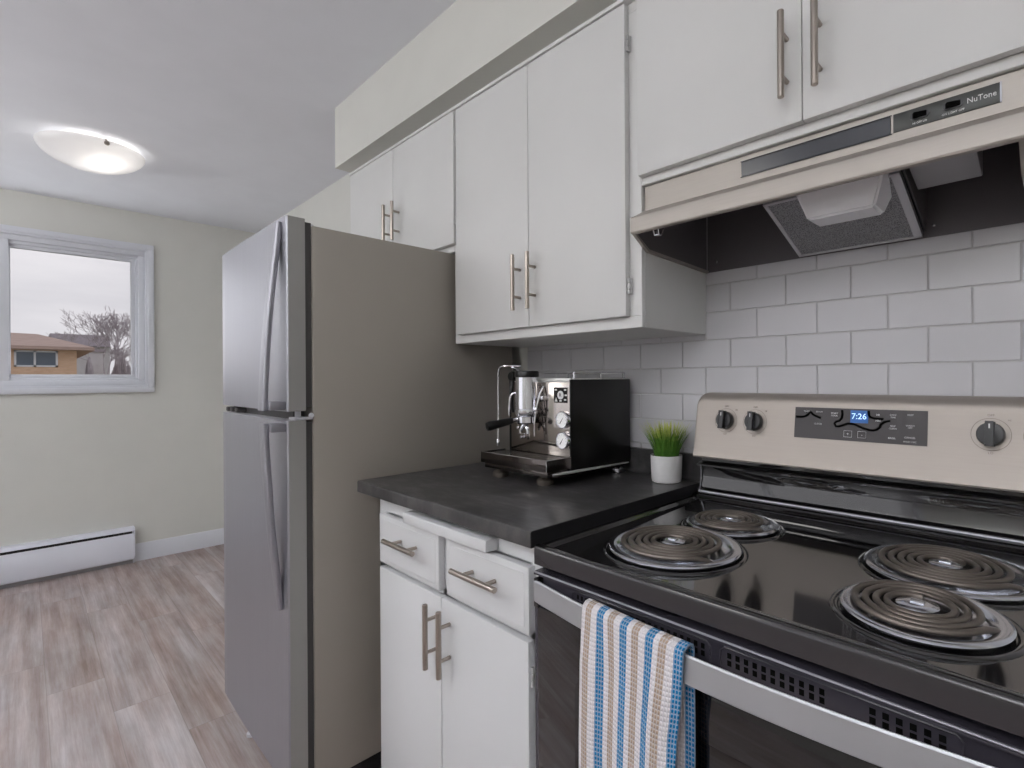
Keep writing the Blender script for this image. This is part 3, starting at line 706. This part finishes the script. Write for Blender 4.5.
def face_y(z): return -.082 + (z - 1.031) * sl
N_ = 8; prof = [(-.083, 1.0295), (-.0845, 1.033), (face_y(1.05), 1.05), (face_y(1.165), 1.165)]
for k in range(1, 7): a = k / 6 * PI / 2; prof.append((face_y(1.165) + .030 * (1 - math.cos(a)), 1.165 + .027 * math.sin(a)))
prof += [(-.018, 1.192), (-.018, 1.0295)]
# build with rounded corners at both ends: scale section near ends
secs = []
for x, dz in ((RL + .002, .020), (RL + .0035, .012), (RL + .007, .006), (RL + .012, .0022), (RL + .019, 0), (RR_ - .019, 0), (RR_ - .012, .0022), (RR_ - .007, .006), (RR_ - .0035, .012), (RR_ - .002, .020)):
    secs.append([bm.verts.new((x, y, z - (dz * max(0, (z - 1.14) / .052)))) for y, z in prof])
for a, b in zip(secs[:-1], secs[1:]):
    for k in range(len(prof)): bm.faces.new((a[k], a[(k + 1) % len(prof)], b[(k + 1) % len(prof)], b[k]))
bm.faces.new(secs[0]); bm.faces.new(secs[-1]); bg_ = obj('control_panel', bm, M_range, rg, 35)
nrm = Vector((0, -1, -0)).normalized(); tilt = math.atan(sl); nrm = Vector((0, -math.cos(tilt), math.sin(tilt))); upp = Vector((0, math.sin(tilt), math.cos(tilt)))
def on_face(x, z, out=0): return Vector((x, face_y(z), z)) + nrm * out
def knob(x, z, ang):
    bm = B(); c = on_face(x, z, .0008)
    add_lathe(bm, [(0, 0), (.021, 0), (.0215, .003), (.0205, .012), (.019, .0155), (0, .0165)], c, nrm, 36)
    a = math.radians(ang); ux = Vector((1, 0, 0)); gdir = (upp * math.cos(a) + ux * math.sin(a)); sdir = gdir.cross(nrm)
    t = bmesh.new(); bmesh.ops.create_cube(t, size=1)
    for v in t.verts: v.co = c + gdir * v.co.x * .041 + sdir * v.co.y * (.0125 if v.co.z < 0 else .009) + nrm * (.0145 + (v.co.z + .5) * .0135)
    bmesh.ops.bevel(t, geom=list(t.edges), offset=.0015, segments=2, affect='EDGES'); merge(bm, t)
    k = obj('knob', bm, M_knob, bg_, 35)
    bm = B(); t = bmesh.new(); bmesh.ops.create_cube(t, size=1)
    for v in t.verts: v.co = c + gdir * (.013 + v.co.x * .008) + sdir * v.co.y * .0022 + nrm * (.0281 + v.co.z * .0006)
    merge(bm, t); obj('pointer_mark', bm, M_white, k)
    bm = B()
    add_tube(bm, [tuple(on_face(x, z, .0004) + (upp * math.cos(q) + ux * math.sin(q)) * .029) for q in [PI * 2 * i / 48 for i in range(48)]], .00035, 4, closed=True)
    add_text(bm, 'OFF', on_face(x, z + .034, .0004), (1, 0, 0), upp, .006); add_text(bm, 'LO', on_face(x, z - .033, .0004), (1, 0, 0), upp, .006)
    add_text(bm, 'HI', on_face(x + .026, z + .026, .0004), (1, 0, 0), upp, .005)
    obj('dial_marks', bm, M_greymark, bg_)
knob(.0835, 1.125, 0); knob(.158, 1.125, 0); knob(.602, 1.125, 0); knob(.676, 1.125, 0)
# display
def quad(bm, x0, x1, z0, z1, out, th=.001, mi=0):
    t = bmesh.new(); bmesh.ops.create_cube(t, size=1)
    for v in t.verts:
        x = (x0 + x1) / 2 + v.co.x * (x1 - x0); z = (z0 + z1) / 2 + v.co.z * (z1 - z0); v.co = on_face(x, z, out + (v.co.y < 0) * th)
    merge(bm, t, mi)
PANEL_BM = B(); quad(PANEL_BM, .2525, .506, 1.096, 1.163, -.0005, .0015)
bm = PANEL_BM
for (s, x, z, h) in (('TIMER', .278, 1.154, .005), ('SET/OFF', .305, 1.154, .004), ('CLOCK', .303, 1.128, .005), ('START', .336, 1.152, .005), ('COOK', .336, 1.147, .0045), ('BAKE', .447, 1.153, .005), ('TIME', .447, 1.148, .0045),
                     ('SELF', .447, 1.131, .005), ('CLEAN', .447, 1.126, .0045), ('BROIL', .446, 1.107, .005), ('KEEP', .477, 1.154, .005), ('WARM', .477, 1.133, .005), ('OFF', .477, 1.129, .0045), ('CANCEL', .477, 1.110, .005), ('HOLD 3 SEC', .477, 1.102, .004),
                     ('+', .364, 1.110, .009), ('-', .391, 1.110, .010), ('HR', .420, 1.152, .005), ('MIN', .420, 1.140, .005)):
    add_text(bm, s, on_face(x, z, .0011), (1, 0, 0), upp, h, mi=1)
for cx in (.364, .391):
    for a in ((cx - .008, cx + .008, 1.1165, 1.117), (cx - .008, cx + .008, 1.1035, 1.104), (cx - .008, cx - .0075, 1.1035, 1.117), (cx + .0075, cx + .008, 1.1035, 1.117)): quad(bm, *a, .0010, .0004, mi=1)
dpn = label_part(obj('display_panel', bm, [M_panel, M_lightmark], bg_), 'dark touch panel with printed symbols and a blue clock')
bm = B(); quad(bm, .368, .402, 1.134, 1.1595, .0010, .0005); obj('clock_screen', bm, M_lcd, dpn)
bm = B(); add_text(bm, '7:26', on_face(.3845, 1.147, .0016), (1, 0, 0), upp, .017); obj('clock_digits', bm, M_digit, dpn)
bm = B()
for P in ([(.255, 1.142), (.268, 1.142), (.278, 1.145), (.286, 1.153), (.293, 1.147), (.308, 1.141)], [(.351, 1.1595), (.352, 1.146), (.347, 1.137), (.337, 1.133), (.341, 1.124), (.352, 1.127), (.365, 1.132), (.378, 1.130), (.39, 1.125), (.403, 1.121), (.415, 1.121), (.424, 1.127), (.427, 1.136), (.442, 1.141)], [(.402, 1.1595), (.404, 1.149), (.412, 1.145), (.43, 1.144)]):
    add_tube(bm, [tuple(on_face(x, z, .0012)) for x, z in smooth([(a, b) for a, b in P], 20)], .0026, 6)
obj('dark_swirl', bm, M_void, dpn)
# oven door
bm = B()
add_prism(bm, [(-.6, .17), (-.618, .172), (-.622, .18), (-.622, .832), (-.612, .842), (-.612, .874), (-.618, .8775), (-.6245, .8805), (-.6245, .8835), (-.620, .8865), (-.6, .8865)], RL + .002, RR_ - .002, 'x')
for (a, b, n) in ((.092, .155, 7), (.205, .339, 12), (.367, .496, 11), (.537, .614, 6)):
    st = (b - a) / n
    for i in range(n):
        x = a + (i + .25) * st
        for z in (.8525, .8625): add_box(bm, x, x + st * .5, -.6124, -.611, z - .0036, z + .0036, mi=1)
od = obj('oven_door', bm, [M_doorm, M_void], rg, 30)
box('door_glass', M_glassdark, od, RL + .012, RR_ - .012, -.6246, -.6216, .19, .826, bev=.001)
bm = B(); add_prism(bm, rbox_poly(.10, .66, .30, .74, .03), -.6250, -.6245, 'y'); obj('oven_window', bm, mat('window_tint', (12, 12, 13), .02, coat=.4), od)
bm = B()
for (a, b) in ((.085, .345), (.36, .625)):
    add_tube(bm, [(a, -.6124, .846), (a, -.6124, .866), (a + .006, -.6124, .872), (b - .006, -.6124, .872), (b, -.6124, .866), (b, -.6124, .846)], .0013, 6)
obj('vent_border', bm, M_doorm, od)
bm = B(); add_tube(bm, [(RL + .004, -.6238, .8855), (RR_ - .004, -.6238, .8855)], .0016, 8); obj('door_edge_highlight', bm, M_steel, od)  # steel bead added to imitate the highlight along the door's top edge
# bowed stainless handle
def hy(x):
    t = (x - RL) / (RR_ - RL); return -.626 - .037 * math.sin(PI * t) if 0 < t < 1 else -.626
bm = B(); n = 40; rings = []
for i in range(n + 1):
    x = RL + .004 + (RR_ - RL - .008) * i / n; y = hy(x); th = .007
    sec = [(y + th, .836), (y + .002, .832), (y, .834), (y, .869), (y + .0015, .8715), (y + th, .869)]
    rings.append([bm.verts.new((x, a, b)) for a, b in sec])
for i in range(n):
    for k in range(6): bm.faces.new((rings[i][k], rings[i][(k + 1) % 6], rings[i + 1][(k + 1) % 6], rings[i + 1][k]))
bm.faces.new(rings[0]); bm.faces.new(rings[-1])
label_part(obj('handle', bm, mat('handle_stainless', (176, 178, 182), .4, metal=.6), od, 30), 'wide bowed stainless oven door handle')
for x0 in (RL + .003, RR_ - .015): box('handle_end_mount', M_blackm, od, x0, x0 + .012, -.6262, -.612, .823, .875, bev=.002)
bm = B(); add_box(bm, RL + .005, RR_ - .005, -.612, -.6, .03, .165, .004); obj('storage_drawer', bm, M_blackm, rg)

# ================================================================== DISH TOWEL over the oven handle
def towel():
    bm = B(); uvl = bm.loops.layers.uv.new('UVMap')
    x0, x1 = .146, .338
    nu, nv = 60, 90
    # path: from the back flap bottom, up behind the handle, over, down the front
    def path(s, x, u):
        yo = hy(x) - .0055; yi = hy(x) + .0185; top = .8775; r = (yi - yo) / 2; ym = (yi + yo) / 2
        LB, LF = .33, .36; arc = PI * r
        if s < LB:
            d = LB - s; return (yi + .0, top - r * .4 - d)
        if s < LB + arc:
            a = (s - LB) / r; return (ym + r * math.cos(a), top - r * .4 + r * .75 * math.sin(a))
        d = s - LB - arc; return (yo, top - r * .4 - d)
    total = .33 + .36 + .035
    grid = []
    for j in range(nv + 1):
        row = []
        for i in range(nu + 1):
            u = i / nu; s = total * j / nv; x = x0 + (x1 - x0) * u
            y, z = path(s, x, u); d = max(0, .875 - z)
            front = s > .36
            if front:
                y -= (.004 * math.sin(u * 9 + 1) + .003 * math.sin(u * 17)) * min(1, d / .08) + .006 * min(1, d / .2)
                x += -.013 * min(1, d / .12) * u ** 2 + .002 * math.sin(d * 20) * u
            else:
                x += .001 * u - .002 * min(1, d / .3) * u; y += .004 * math.sin(u * 7) * min(1, d / .1)
            y = min(y, -.629)
            row.append(bm.verts.new((x, y, z)))
        grid.append(row)
    for j in range(nv):
        for i in range(nu):
            f = bm.faces.new((grid[j][i], grid[j][i + 1], grid[j + 1][i + 1], grid[j + 1][i]))
            for l, (a, b) in zip(f.loops, ((i, j), (i + 1, j), (i + 1, j + 1), (i, j + 1))): l[uvl].uv = (a / nu, b / nv)
    o = obj('dish_towel', bm, M_towel, None, 80)
    so = o.modifiers.new('solid', 'SOLIDIFY'); so.thickness = .0032; so.offset = 0
    return tag(o, 'blue, tan and white striped waffle towel hanging over the oven handle', 'towel')
towel()

# ================================================================== RANGE HOOD
hd = thing('range_hood', 'warm stainless under-cabinet range hood above the range', 'range hood', (.33, -.17, 1.51))
HL, HR = .0012, .664
bm = B(); add_box(bm, HL + .002, HR - .002, -.2895, -.283, 1.602, 1.6615, .001, 1); obj('front_panel', bm, M_warm, hd)
bm = B(); add_prism(bm, [(-.283, 1.6075), (-.2905, 1.6075), (-.3365, 1.5828), (-.3393, 1.5808), (-.340, 1.5785), (-.340, 1.5500), (-.3385, 1.547), (-.331, 1.5455), (-.331, 1.549), (-.3355, 1.5505), (-.337, 1.554), (-.3375, 1.578), (-.3350, 1.5805), (-.2905, 1.603), (-.283, 1.603)], HL, HR, 'x'); obj('front_lip', bm, M_warm, hd, 24)
for s, x in ((1, HL), (-1, HR)):
    bm = B(); add_prism(bm, [(-.3365, 1.583), (-.3395, 1.577), (-.3395, 1.549), (-.283, 1.516), (-.016, 1.507), (-.016, 1.6615), (-.2835, 1.6615), (-.290, 1.603)], x, x + s * .0015, 'x')
    add_prism(bm, [(-.3325, 1.551), (-.3395, 1.549), (-.283, 1.5155), (-.016, 1.5065), (-.016, 1.5125), (-.280, 1.5215)], x, x + s * .008, 'x')
    sp_ = obj('side_panel', bm, M_warm, hd)
    bm = B(); add_prism(bm, [(-.3305, 1.556), (-.280, 1.5225), (-.0165, 1.5135), (-.0165, 1.6595), (-.282, 1.6595), (-.290, 1.602)], x + s * .0017, x + s * .0035, 'x'); obj('side_liner', bm, M_dark, sp_)
bm = B(); add_box(bm, HL + .0036, HR - .0036, -.0165, -.0145, 1.5075, 1.66); add_box(bm, HL + .0036, HR - .0036, -.282, -.0170, 1.6555, 1.6595)
obj('inner_liner', bm, M_dark, hd)
bm = B(); add_tube(bm, [(.0065, -.019, 1.5085), (.0065, -.019, 1.655)], .0016, 6); obj('liner_seam', bm, M_hgrey, hd)
for x, z in ((.034, 1.532), (.51, 1.53)):
    bm = B(); add_lathe(bm, [(0, .0035), (.002, .003), (.0035, .001), (.0035, 0), (0, 0)], (x, -.0166, z), (0, -1, 0), 12); obj('screw', bm, M_chrome, hd)
# filter
fa, fb = Vector((.252, -.030, 1.5145)), Vector((.494, -.030, 1.5145)); ta, tb = Vector((.252, -.225, 1.586)), Vector((.494, -.225, 1.586))
def slab(bm, a, b, c, d, th, mi=0):
    n = (b - a).cross(d - a).normalized() * th
    A = [bm.verts.new(p) for p in (a, b, c, d)]; Q = [bm.verts.new(p + n) for p in (a, b, c, d)]
    for fs in (A, list(reversed(Q))): f = bm.faces.new(fs); f.material_index = mi
    for i in range(4): f = bm.faces.new((A[i], Q[i], Q[(i + 1) % 4], A[(i + 1) % 4])); f.material_index = mi
bm = B(); slab(bm, fa, fb, tb, ta, .007); fl = obj('grease_filter', bm, M_filter, hd)
bm = B(); ux = Vector((1, 0, 0)); uy = (ta - fa).normalized(); nn = ux.cross(uy).normalized()
for P, Q, wdir, wd in ((fa, ta, ux, .008), (fb, tb, -ux, .014), (fa, fb, uy, .006), (ta, tb, -uy, .006)):
    A = [bm.verts.new(p_ + nn * .009) for p_ in (P, Q, Q + wdir * wd, P + wdir * wd)]; Q_ = [bm.verts.new(p_ - nn * .002) for p_ in (P, Q, Q + wdir * wd, P + wdir * wd)]
    bm.faces.new(A); bm.faces.new(list(reversed(Q_)))
    for i in range(4): bm.faces.new((A[i], Q_[i], Q_[(i + 1) % 4], A[(i + 1) % 4]))
obj('filter_frame', bm, mat('filter_frame_aluminium', (205, 204, 208), .45, metal=.3), fl)
# blower housing right of the filter
bm = B(); add_prism(bm, [(-.25, 1.6550), (-.25, 1.600), (-.235, 1.592), (-.030, 1.522), (-.020, 1.522), (-.020, 1.6550)], .4965, .4985, 'x'); obj('filter_bracket', bm, M_dark, hd)
bm = B(); add_prism(bm, [(-.272, 1.6548), (-.272, 1.612), (-.262, 1.606), (-.13, 1.572), (-.12, 1.576), (-.12, 1.6548)], .503, .598, 'x', bev=.002); obj('fan_housing', bm, M_hgrey, hd)
# lamp diffuser
bm = B(); V = [(.322, .482, -.262, 1.592), (.322, .482, -.155, 1.592), (.343, .458, -.175, 1.526), (.343, .458, -.238, 1.526)]
vs = []
for (xa, xb, y, z) in V: vs.append((bm.verts.new((xa, y, z)), bm.verts.new((xb, y, z))))
bm.faces.new([v[0] for v in vs]); bm.faces.new([v[1] for v in reversed(vs)])
for i in range(4): bm.faces.new((vs[i][0], vs[i][1], vs[(i + 1) % 4][1], vs[(i + 1) % 4][0]))
bmesh.ops.recalc_face_normals(bm, faces=bm.faces)
bmesh.ops.bevel(bm, geom=list(bm.edges), offset=.004, segments=3, affect='EDGES'); obj('lamp_diffuser', bm, M_diff, hd)
bm = B(); add_tube(bm, [(.052, -.326, 1.548), (.052, -.322, 1.538), (.052, -.312, 1.540), (.052, -.306, 1.55)], .0012, 6); add_tube(bm, [(.064, -.326, 1.548), (.064, -.322, 1.536), (.064, -.312, 1.538), (.064, -.306, 1.55)], .0012, 6); add_box(bm, .052, .064, -.323, -.312, 1.5365, 1.5378); obj('wire_clip', bm, M_chrome, hd)
# dark plate, control strip, switches, lettering
bm = B(); add_box(bm, .237, .495, -.2915, -.2890, 1.622, 1.650, .0008, 1)
for a in ((.2355, .4965, 1.6505, 1.6515), (.2355, .4965, 1.6205, 1.6215)): add_box(bm, a[0], a[1], -.292, -.289, a[2], a[3])
obj('dark_name_strip', bm, M_darkplate, hd)
cp = box('control_strip', mat('dark_green_grey_strip', (62, 64, 62), .35), hd, .4985, .634, -.2912, -.2890, 1.6225, 1.6515, bev=.0005)
bm = B()
for x in (.535, .578):
    add_prism(bm, rbox_poly(x - .0125, x + .0125, 1.6325, 1.6440, .005), -.2935, -.2905, 'y')
obj('switch_bezel', bm, M_knob, cp)
for x, d in ((.535, -1), (.578, -1)):
    bm = B(); add_prism(bm, [(x - .0095, -.2936), (x + .0095, -.2936), (x + .0095, -.2945 if d < 0 else -.298), (x - .0095 + .003, -.299)], 1.6345, 1.6422, 'z', bev=.0004); obj('rocker_switch', bm, M_void, cp)
bm = B(); add_text(bm, 'NuTone', (.6125, -.2914, 1.6375), (1, 0, 0), (0, 0, 1), .0115, squash=.90)
add_text(bm, 'HI OFF LO', (.535, -.2914, 1.6275), (1, 0, 0), (0, 0, 1), .0042); add_text(bm, 'ON LIGHT OFF', (.578, -.2914, 1.6275), (1, 0, 0), (0, 0, 1), .0042)
obj('lettering', bm, M_white, cp)
bm = B(); add_box(bm, .6335, .6355, -.2916, -.289, 1.6225, 1.652); obj('strip_end', bm, M_steel, cp)

# ================================================================== ESPRESSO MACHINE
em = thing('espresso_machine', 'chrome espresso machine with black side panels on the worktop', 'coffee machine', (-.415, -.17, .957))
EL, ER, EF, EB = -.490, -.240, -.281, -.037
bm = B(); add_box(bm, EL + .004, ER - .004, EF, EB, .990, 1.222, .002); obj('body', bm, M_chrome, em)
bm = B(); add_box(bm, EL + .003, ER - .0045, EF - .0035, EF - .0002, .994, 1.2215, .0015); fp = obj('front_panel', bm, mat('polished_steel', (170, 163, 158), .07, metal=1), em)
for x in (ER - .0038, EL): bm = B(); add_box(bm, x, x + .0038, EF - .005, EB, .990, 1.228, .001); obj('side_panel', bm, M_eblack, em)
bm = B(); add_box(bm, EL + .01, ER - .01, EF + .006, EB, 1.2223, 1.2315, .001); obj('cup_tray', bm, mat('cup_tray_steel', (222, 221, 218), .3, metal=.3), em)
bm = B(); yr, yf_ = -.052, -.262
add_tube(bm, [(-.25, yf_, 1.247), (-.25, yr, 1.247), (-.48, yr, 1.247), (-.48, yf_, 1.247)], .0022, 8)
for x, y in ((-.25, yf_), (-.25, yr), (-.48, yr), (-.48, yf_), (-.25, -.155)): add_tube(bm, [(x, y, 1.230), (x, y, 1.2475)], .0026, 8)
obj('cup_rail', bm, M_chrome, em)
M_dchrome = mat('dark_chrome', (96, 90, 88), .10, metal=1)
bm = B(); add_box(bm, EL + .004, ER - .002, -.33, EB, .979, .9895, .002); obj('base', bm, M_dchrome, em)
bm = B()
add_box(bm, -.508, -.237, -.374, -.372, .9985, 1.0275, .001); add_box(bm, -.508, -.506, -.372, -.288, .9985, 1.0275); add_box(bm, -.239, -.237, -.372, -.288, .9985, 1.0275)
add_box(bm, -.506, -.239, -.372, -.288, .9985, 1.002)
add_box(bm, -.500, -.244, -.366, -.288, .984, .9980, .001)
dt = obj('drip_tray', bm, M_dchrome, em)
box('drip_grate', M_tray, dt, -.5055, -.2395, -.3715, -.2885, 1.0215, 1.0245)
bm = B(); add_tube(bm, [(-.507, -.373, 1.0277), (-.238, -.373, 1.0277), (-.238, -.289, 1.0277)], .0014, 6); add_tube(bm, [(-.238, -.374, 1.0), (-.238, -.374, 1.0277)], .0012, 6); obj('tray_rim', bm, M_chrome, dt)
for x, y in ((-.292, -.328), (-.468, -.335), (-.262, -.07), (-.46, -.07)):
    bm = B(); add_lathe(bm, [(0, 0), (.021, 0), (.0225, .003), (.0225, .012), (.019, .0145), (.015, .0215), (0, .0215)], (x, y, .9574), seg=28); obj('foot', bm, M_coil if y < -.1 else M_chrome, em)
bm = B(); add_tube(bm, [(-.2375, -.352, .990), (-.2365, -.32, .9905), (-.2365, -.20, .988), (-.2365, -.05, .986)], [.0025, .0042, .0034, .002], 10); label_part(obj('lower_side_rail', bm, M_hinge, em), 'bright rail below the black side panel')
GX, GY = -.386, -.308
bm = B(); add_lathe(bm, [(0, 1.128), (.027, 1.128), (.031, 1.132), (.033, 1.138), (.033, 1.146), (.031, 1.149), (.031, 1.2345), (0, 1.2345)], (GX, GY, 0), seg=40); add_box(bm, GX - .02, GX + .02, GY, EF - .003, 1.145, 1.225, .004); gh = obj('brew_group', bm, M_chrome, em, 30)
bm = B(); add_lathe(bm, [(0, 1.2347), (.0325, 1.2347), (.033, 1.238), (.033, 1.249), (.031, 1.252), (0, 1.252)], (GX, GY, 0), seg=40); obj('group_cap', bm, M_handle_black, gh)
bm = B(); add_lathe(bm, [(0, 1.108), (.024, 1.108), (.028, 1.112), (.028, 1.1275), (0, 1.1275)], (GX, GY - .004, 0), seg=32)
hdir = Vector((-.30, -1, -.19)).normalized(); p0 = Vector((GX - .008, GY - .026, 1.121))
add_tube(bm, [p0, p0 + hdir * .02], .006, 12)
for sg in (-1, 1): add_tube(bm, [(GX, GY - .004, 1.109), (GX + sg * .008, GY - .008, 1.100), (GX + sg * .014, GY - .010, 1.090), (GX + sg * .014, GY - .010, 1.082)], [.007, .006, .005, .0045], 10)
pf = obj('portafilter', bm, M_chrome, em)
bm = B(); q0 = p0 + hdir * .016
add_lathe(bm, [(0, 0), (.008, 0), (.0095, .008), (.0105, .03), (.012, .055), (.0128, .066), (.011, .073), (0, .076)], q0, hdir, 20); obj('portafilter_handle', bm, M_handle_black, pf)
bm = B()
add_tube(bm, smooth([(-.420, -.300, 1.266), (-.445, -.318, 1.267), (-.468, -.328, 1.266), (-.479, -.331, 1.259), (-.4815, -.332, 1.238), (-.4825, -.332, 1.15), (-.4835, -.332, 1.058)], 30), .0024, 10)
add_lathe(bm, [(0, -.008), (.003, -.008), (.005, -.002), (.005, .006), (.003, .01), (0, .01)], (-.4836, -.332, 1.050), seg=12)
add_tube(bm, [(-.462, -.270, 1.250), (-.455, -.285, 1.258), (-.45, -.305, 1.262)], .005, 10)
obj('steam_wand', bm, M_chrome, em)
bm = B(); add_lathe(bm, [(0, 0), (.012, 0), (.014, .004), (.014, .018), (.012, .022), (0, .023)], (-.455, EF - .006, 1.238), (0, -1, 0), 20); add_tube(bm, [(-.455, -.300, 1.236), (-.458, -.303, 1.20), (-.458, -.304, 1.16), (-.452, -.302, 1.135)], [.005, .007, .007, .004], 8); obj('steam_knob', bm, M_handle_black, em)
bm = B(); add_tube(bm, smooth([(-.418, -.30, 1.190), (-.428, -.318, 1.191), (-.435, -.326, 1.182), (-.4385, -.328, 1.155), (-.4385, -.328, 1.130)], 16), .003, 10); obj('water_spout', bm, M_chrome, em)
bm = B(); add_tube(bm, [(-.340, -.288, 1.21), (-.344, -.298, 1.19), (-.350, -.306, 1.15), (-.356, -.308, 1.11), (-.356, -.308, 1.075)], [.003, .003, .003, .0025, .0025], 8); add_lathe(bm, [(0, 0), (.005, 0), (.006, .004), (0, .008)], (-.351, -.306, 1.148), (0, -1, 0), 12); add_box(bm, -.352, -.334, -.298, -.2835, 1.172, 1.184, .002); obj('brew_lever', bm, M_chrome, em)
for z in (1.123, 1.069):
    bm = B(); GXX = -.262; add_lathe(bm, [(0, 0), (.0215, 0), (.0225, .004), (.0225, .012), (.0205, .0145), (.019, .012), (.019, .010), (0, .010)], (GXX, EF - .0035, z), (0, -1, 0), 36); gg = obj('pressure_gauge', bm, M_chrome, em)
    bm = B(); add_lathe(bm, [(0, .0104), (.0189, .0104), (.0189, .0112), (0, .0112)], (GXX, EF - .0035, z), (0, -1, 0), 36); gf = obj('gauge_face', bm, M_gauge, gg)
    bm = B(); c = Vector((GXX, EF - .0153, z)); d = Vector((.6, 0, .8)).normalized(); sd = Vector((.8, 0, -.6)) * .0013
    vv = [bm.verts.new(c - d * .012 - sd), bm.verts.new(c - d * .012 + sd), bm.verts.new(c + d * .011)]; bm.faces.new(vv)
    e_ = bmesh.ops.extrude_face_region(bm, geom=bm.faces[:])
    for v in [x for x in e_['geom'] if isinstance(x, bmesh.types.BMVert)]: v.co.y -= .0006
    for k in range(9):
        a = math.radians(-130 + k * 32); p = Vector((math.sin(a), 0, math.cos(a))); add_box(bm, c.x + p.x * .015 - .0006, c.x + p.x * .015 + .0006, c.y - .0004, c.y + .0002, c.z + p.z * .015 - .0006, c.z + p.z * .015 + .0006)
    obj('gauge_needle', bm, M_void, gf)
bm = B(); ry = EF - .0042; bx0, bx1, bz0, bz1 = -.303, -.252, 1.167, 1.207; bcx, bcz = (bx0 + bx1) / 2, (bz0 + bz1) / 2
add_box(bm, bx0, bx1, ry, EF - .0034, bz0, bz1); bd = obj('badge', bm, mat('dark_badge', (40, 38, 38), .2), fp)
bm = B(); add_lathe(bm, [(0, 0), (.0115, 0), (.0115, .0006), (0, .0006)], (bcx, ry, bcz), (0, -1, 0), 28); add_text(bm, 'R', (bcx, ry - .0012, bcz), (1, 0, 0), (0, 0, 1), .013, mi=1)
for (x, z) in ((bx0 + .008, bz1 - .006), (bx1 - .008, bz1 - .006), (bx1 - .006, bcz), (bx1 - .008, bz0 + .008), (bcx, bz0 + .005)): add_box(bm, x - .004, x + .004, ry - .0004, ry + .0003, z - .002, z + .002)
add_prism(bm, [(bx0 + .004, bz0 + .003), (bx0 + .014, bz0 + .003), (bx0 + .009, bz0 + .014)], ry - .0004, ry + .0003, 'y')
obj('badge_mark', bm, [M_white, M_void], bd)
bm = B()
for (x, z) in ((-.452, 1.092), (-.436, 1.066), (-.424, 1.068)): add_lathe(bm, [(0, 0), (.0045, 0), (.0045, .004), (0, .005)], (x, EF - .0035, z), (0, -1, 0), 14)
add_box(bm, -.45, -.42, EF - .006, EF - .003, 1.074, 1.077, .001); obj('front_switches', bm, M_chrome, fp)

# ================================================================== POTTED GRASS
PX, PY = -.0765, -.092
pp = thing('potted_grass', 'small pale ceramic pot of green grass on the worktop beside the range', 'potted plant', (PX, PY, .957))
bm = B(); add_lathe(bm, [(0, .9573), (.034, .9573), (.038, .9595), (.0395, .965), (.0415, 1.024), (.0413, 1.0275), (.0385, 1.0275), (.038, 1.02), (0, 1.02)], (PX, PY, 0), seg=48); obj('pot', bm, M_pot, pp)
bm = B(); add_lathe(bm, [(0, 1.0245), (.02, 1.0235), (.0375, 1.0205), (0, 1.0203)], (PX, PY, 0), seg=24); obj('soil', bm, M_soil, pp)
bm = B(); rnd = random.Random(2)
for i in range(260):
    a = rnd.uniform(0, 2 * PI); r = .032 * math.sqrt(rnd.random()); bx_, by_ = PX + r * math.cos(a), PY + r * math.sin(a)
    L = rnd.uniform(.062, .100); lean = (r / .032) * rnd.uniform(.25, .62) + rnd.uniform(-.05, .12); w_ = rnd.uniform(.0014, .0024); aa = a + rnd.uniform(-.5, .5)
    dirv = Vector((math.cos(aa), math.sin(aa), 0)); sv = Vector((-math.sin(aa), math.cos(aa), 0)); prev = None
    for k in range(5):
        t = k / 4; c = Vector((bx_, by_, 1.022)) + dirv * L * lean * t ** 1.6 + Vector((0, 0, L * (t - .12 * lean * t * t)))
        if c.x > -.010: c.x = -.010 + (c.x + .010) * .05
        if c.y > -.04: c.y = -.04 + (c.y + .04) * .1
        ww = w_ * (1 - t ** 2 * .92)
        cur = (bm.verts.new(c - sv * ww), bm.verts.new(c + dirv * ww * .5), bm.verts.new(c + sv * ww))
        if prev:
            bm.faces.new((prev[0], prev[1], cur[1], cur[0])); bm.faces.new((prev[1], prev[2], cur[2], cur[1])); bm.faces.new((prev[2], prev[0], cur[0], cur[2]))
        prev = cur
obj('grass', bm, M_grass, pp, 60)
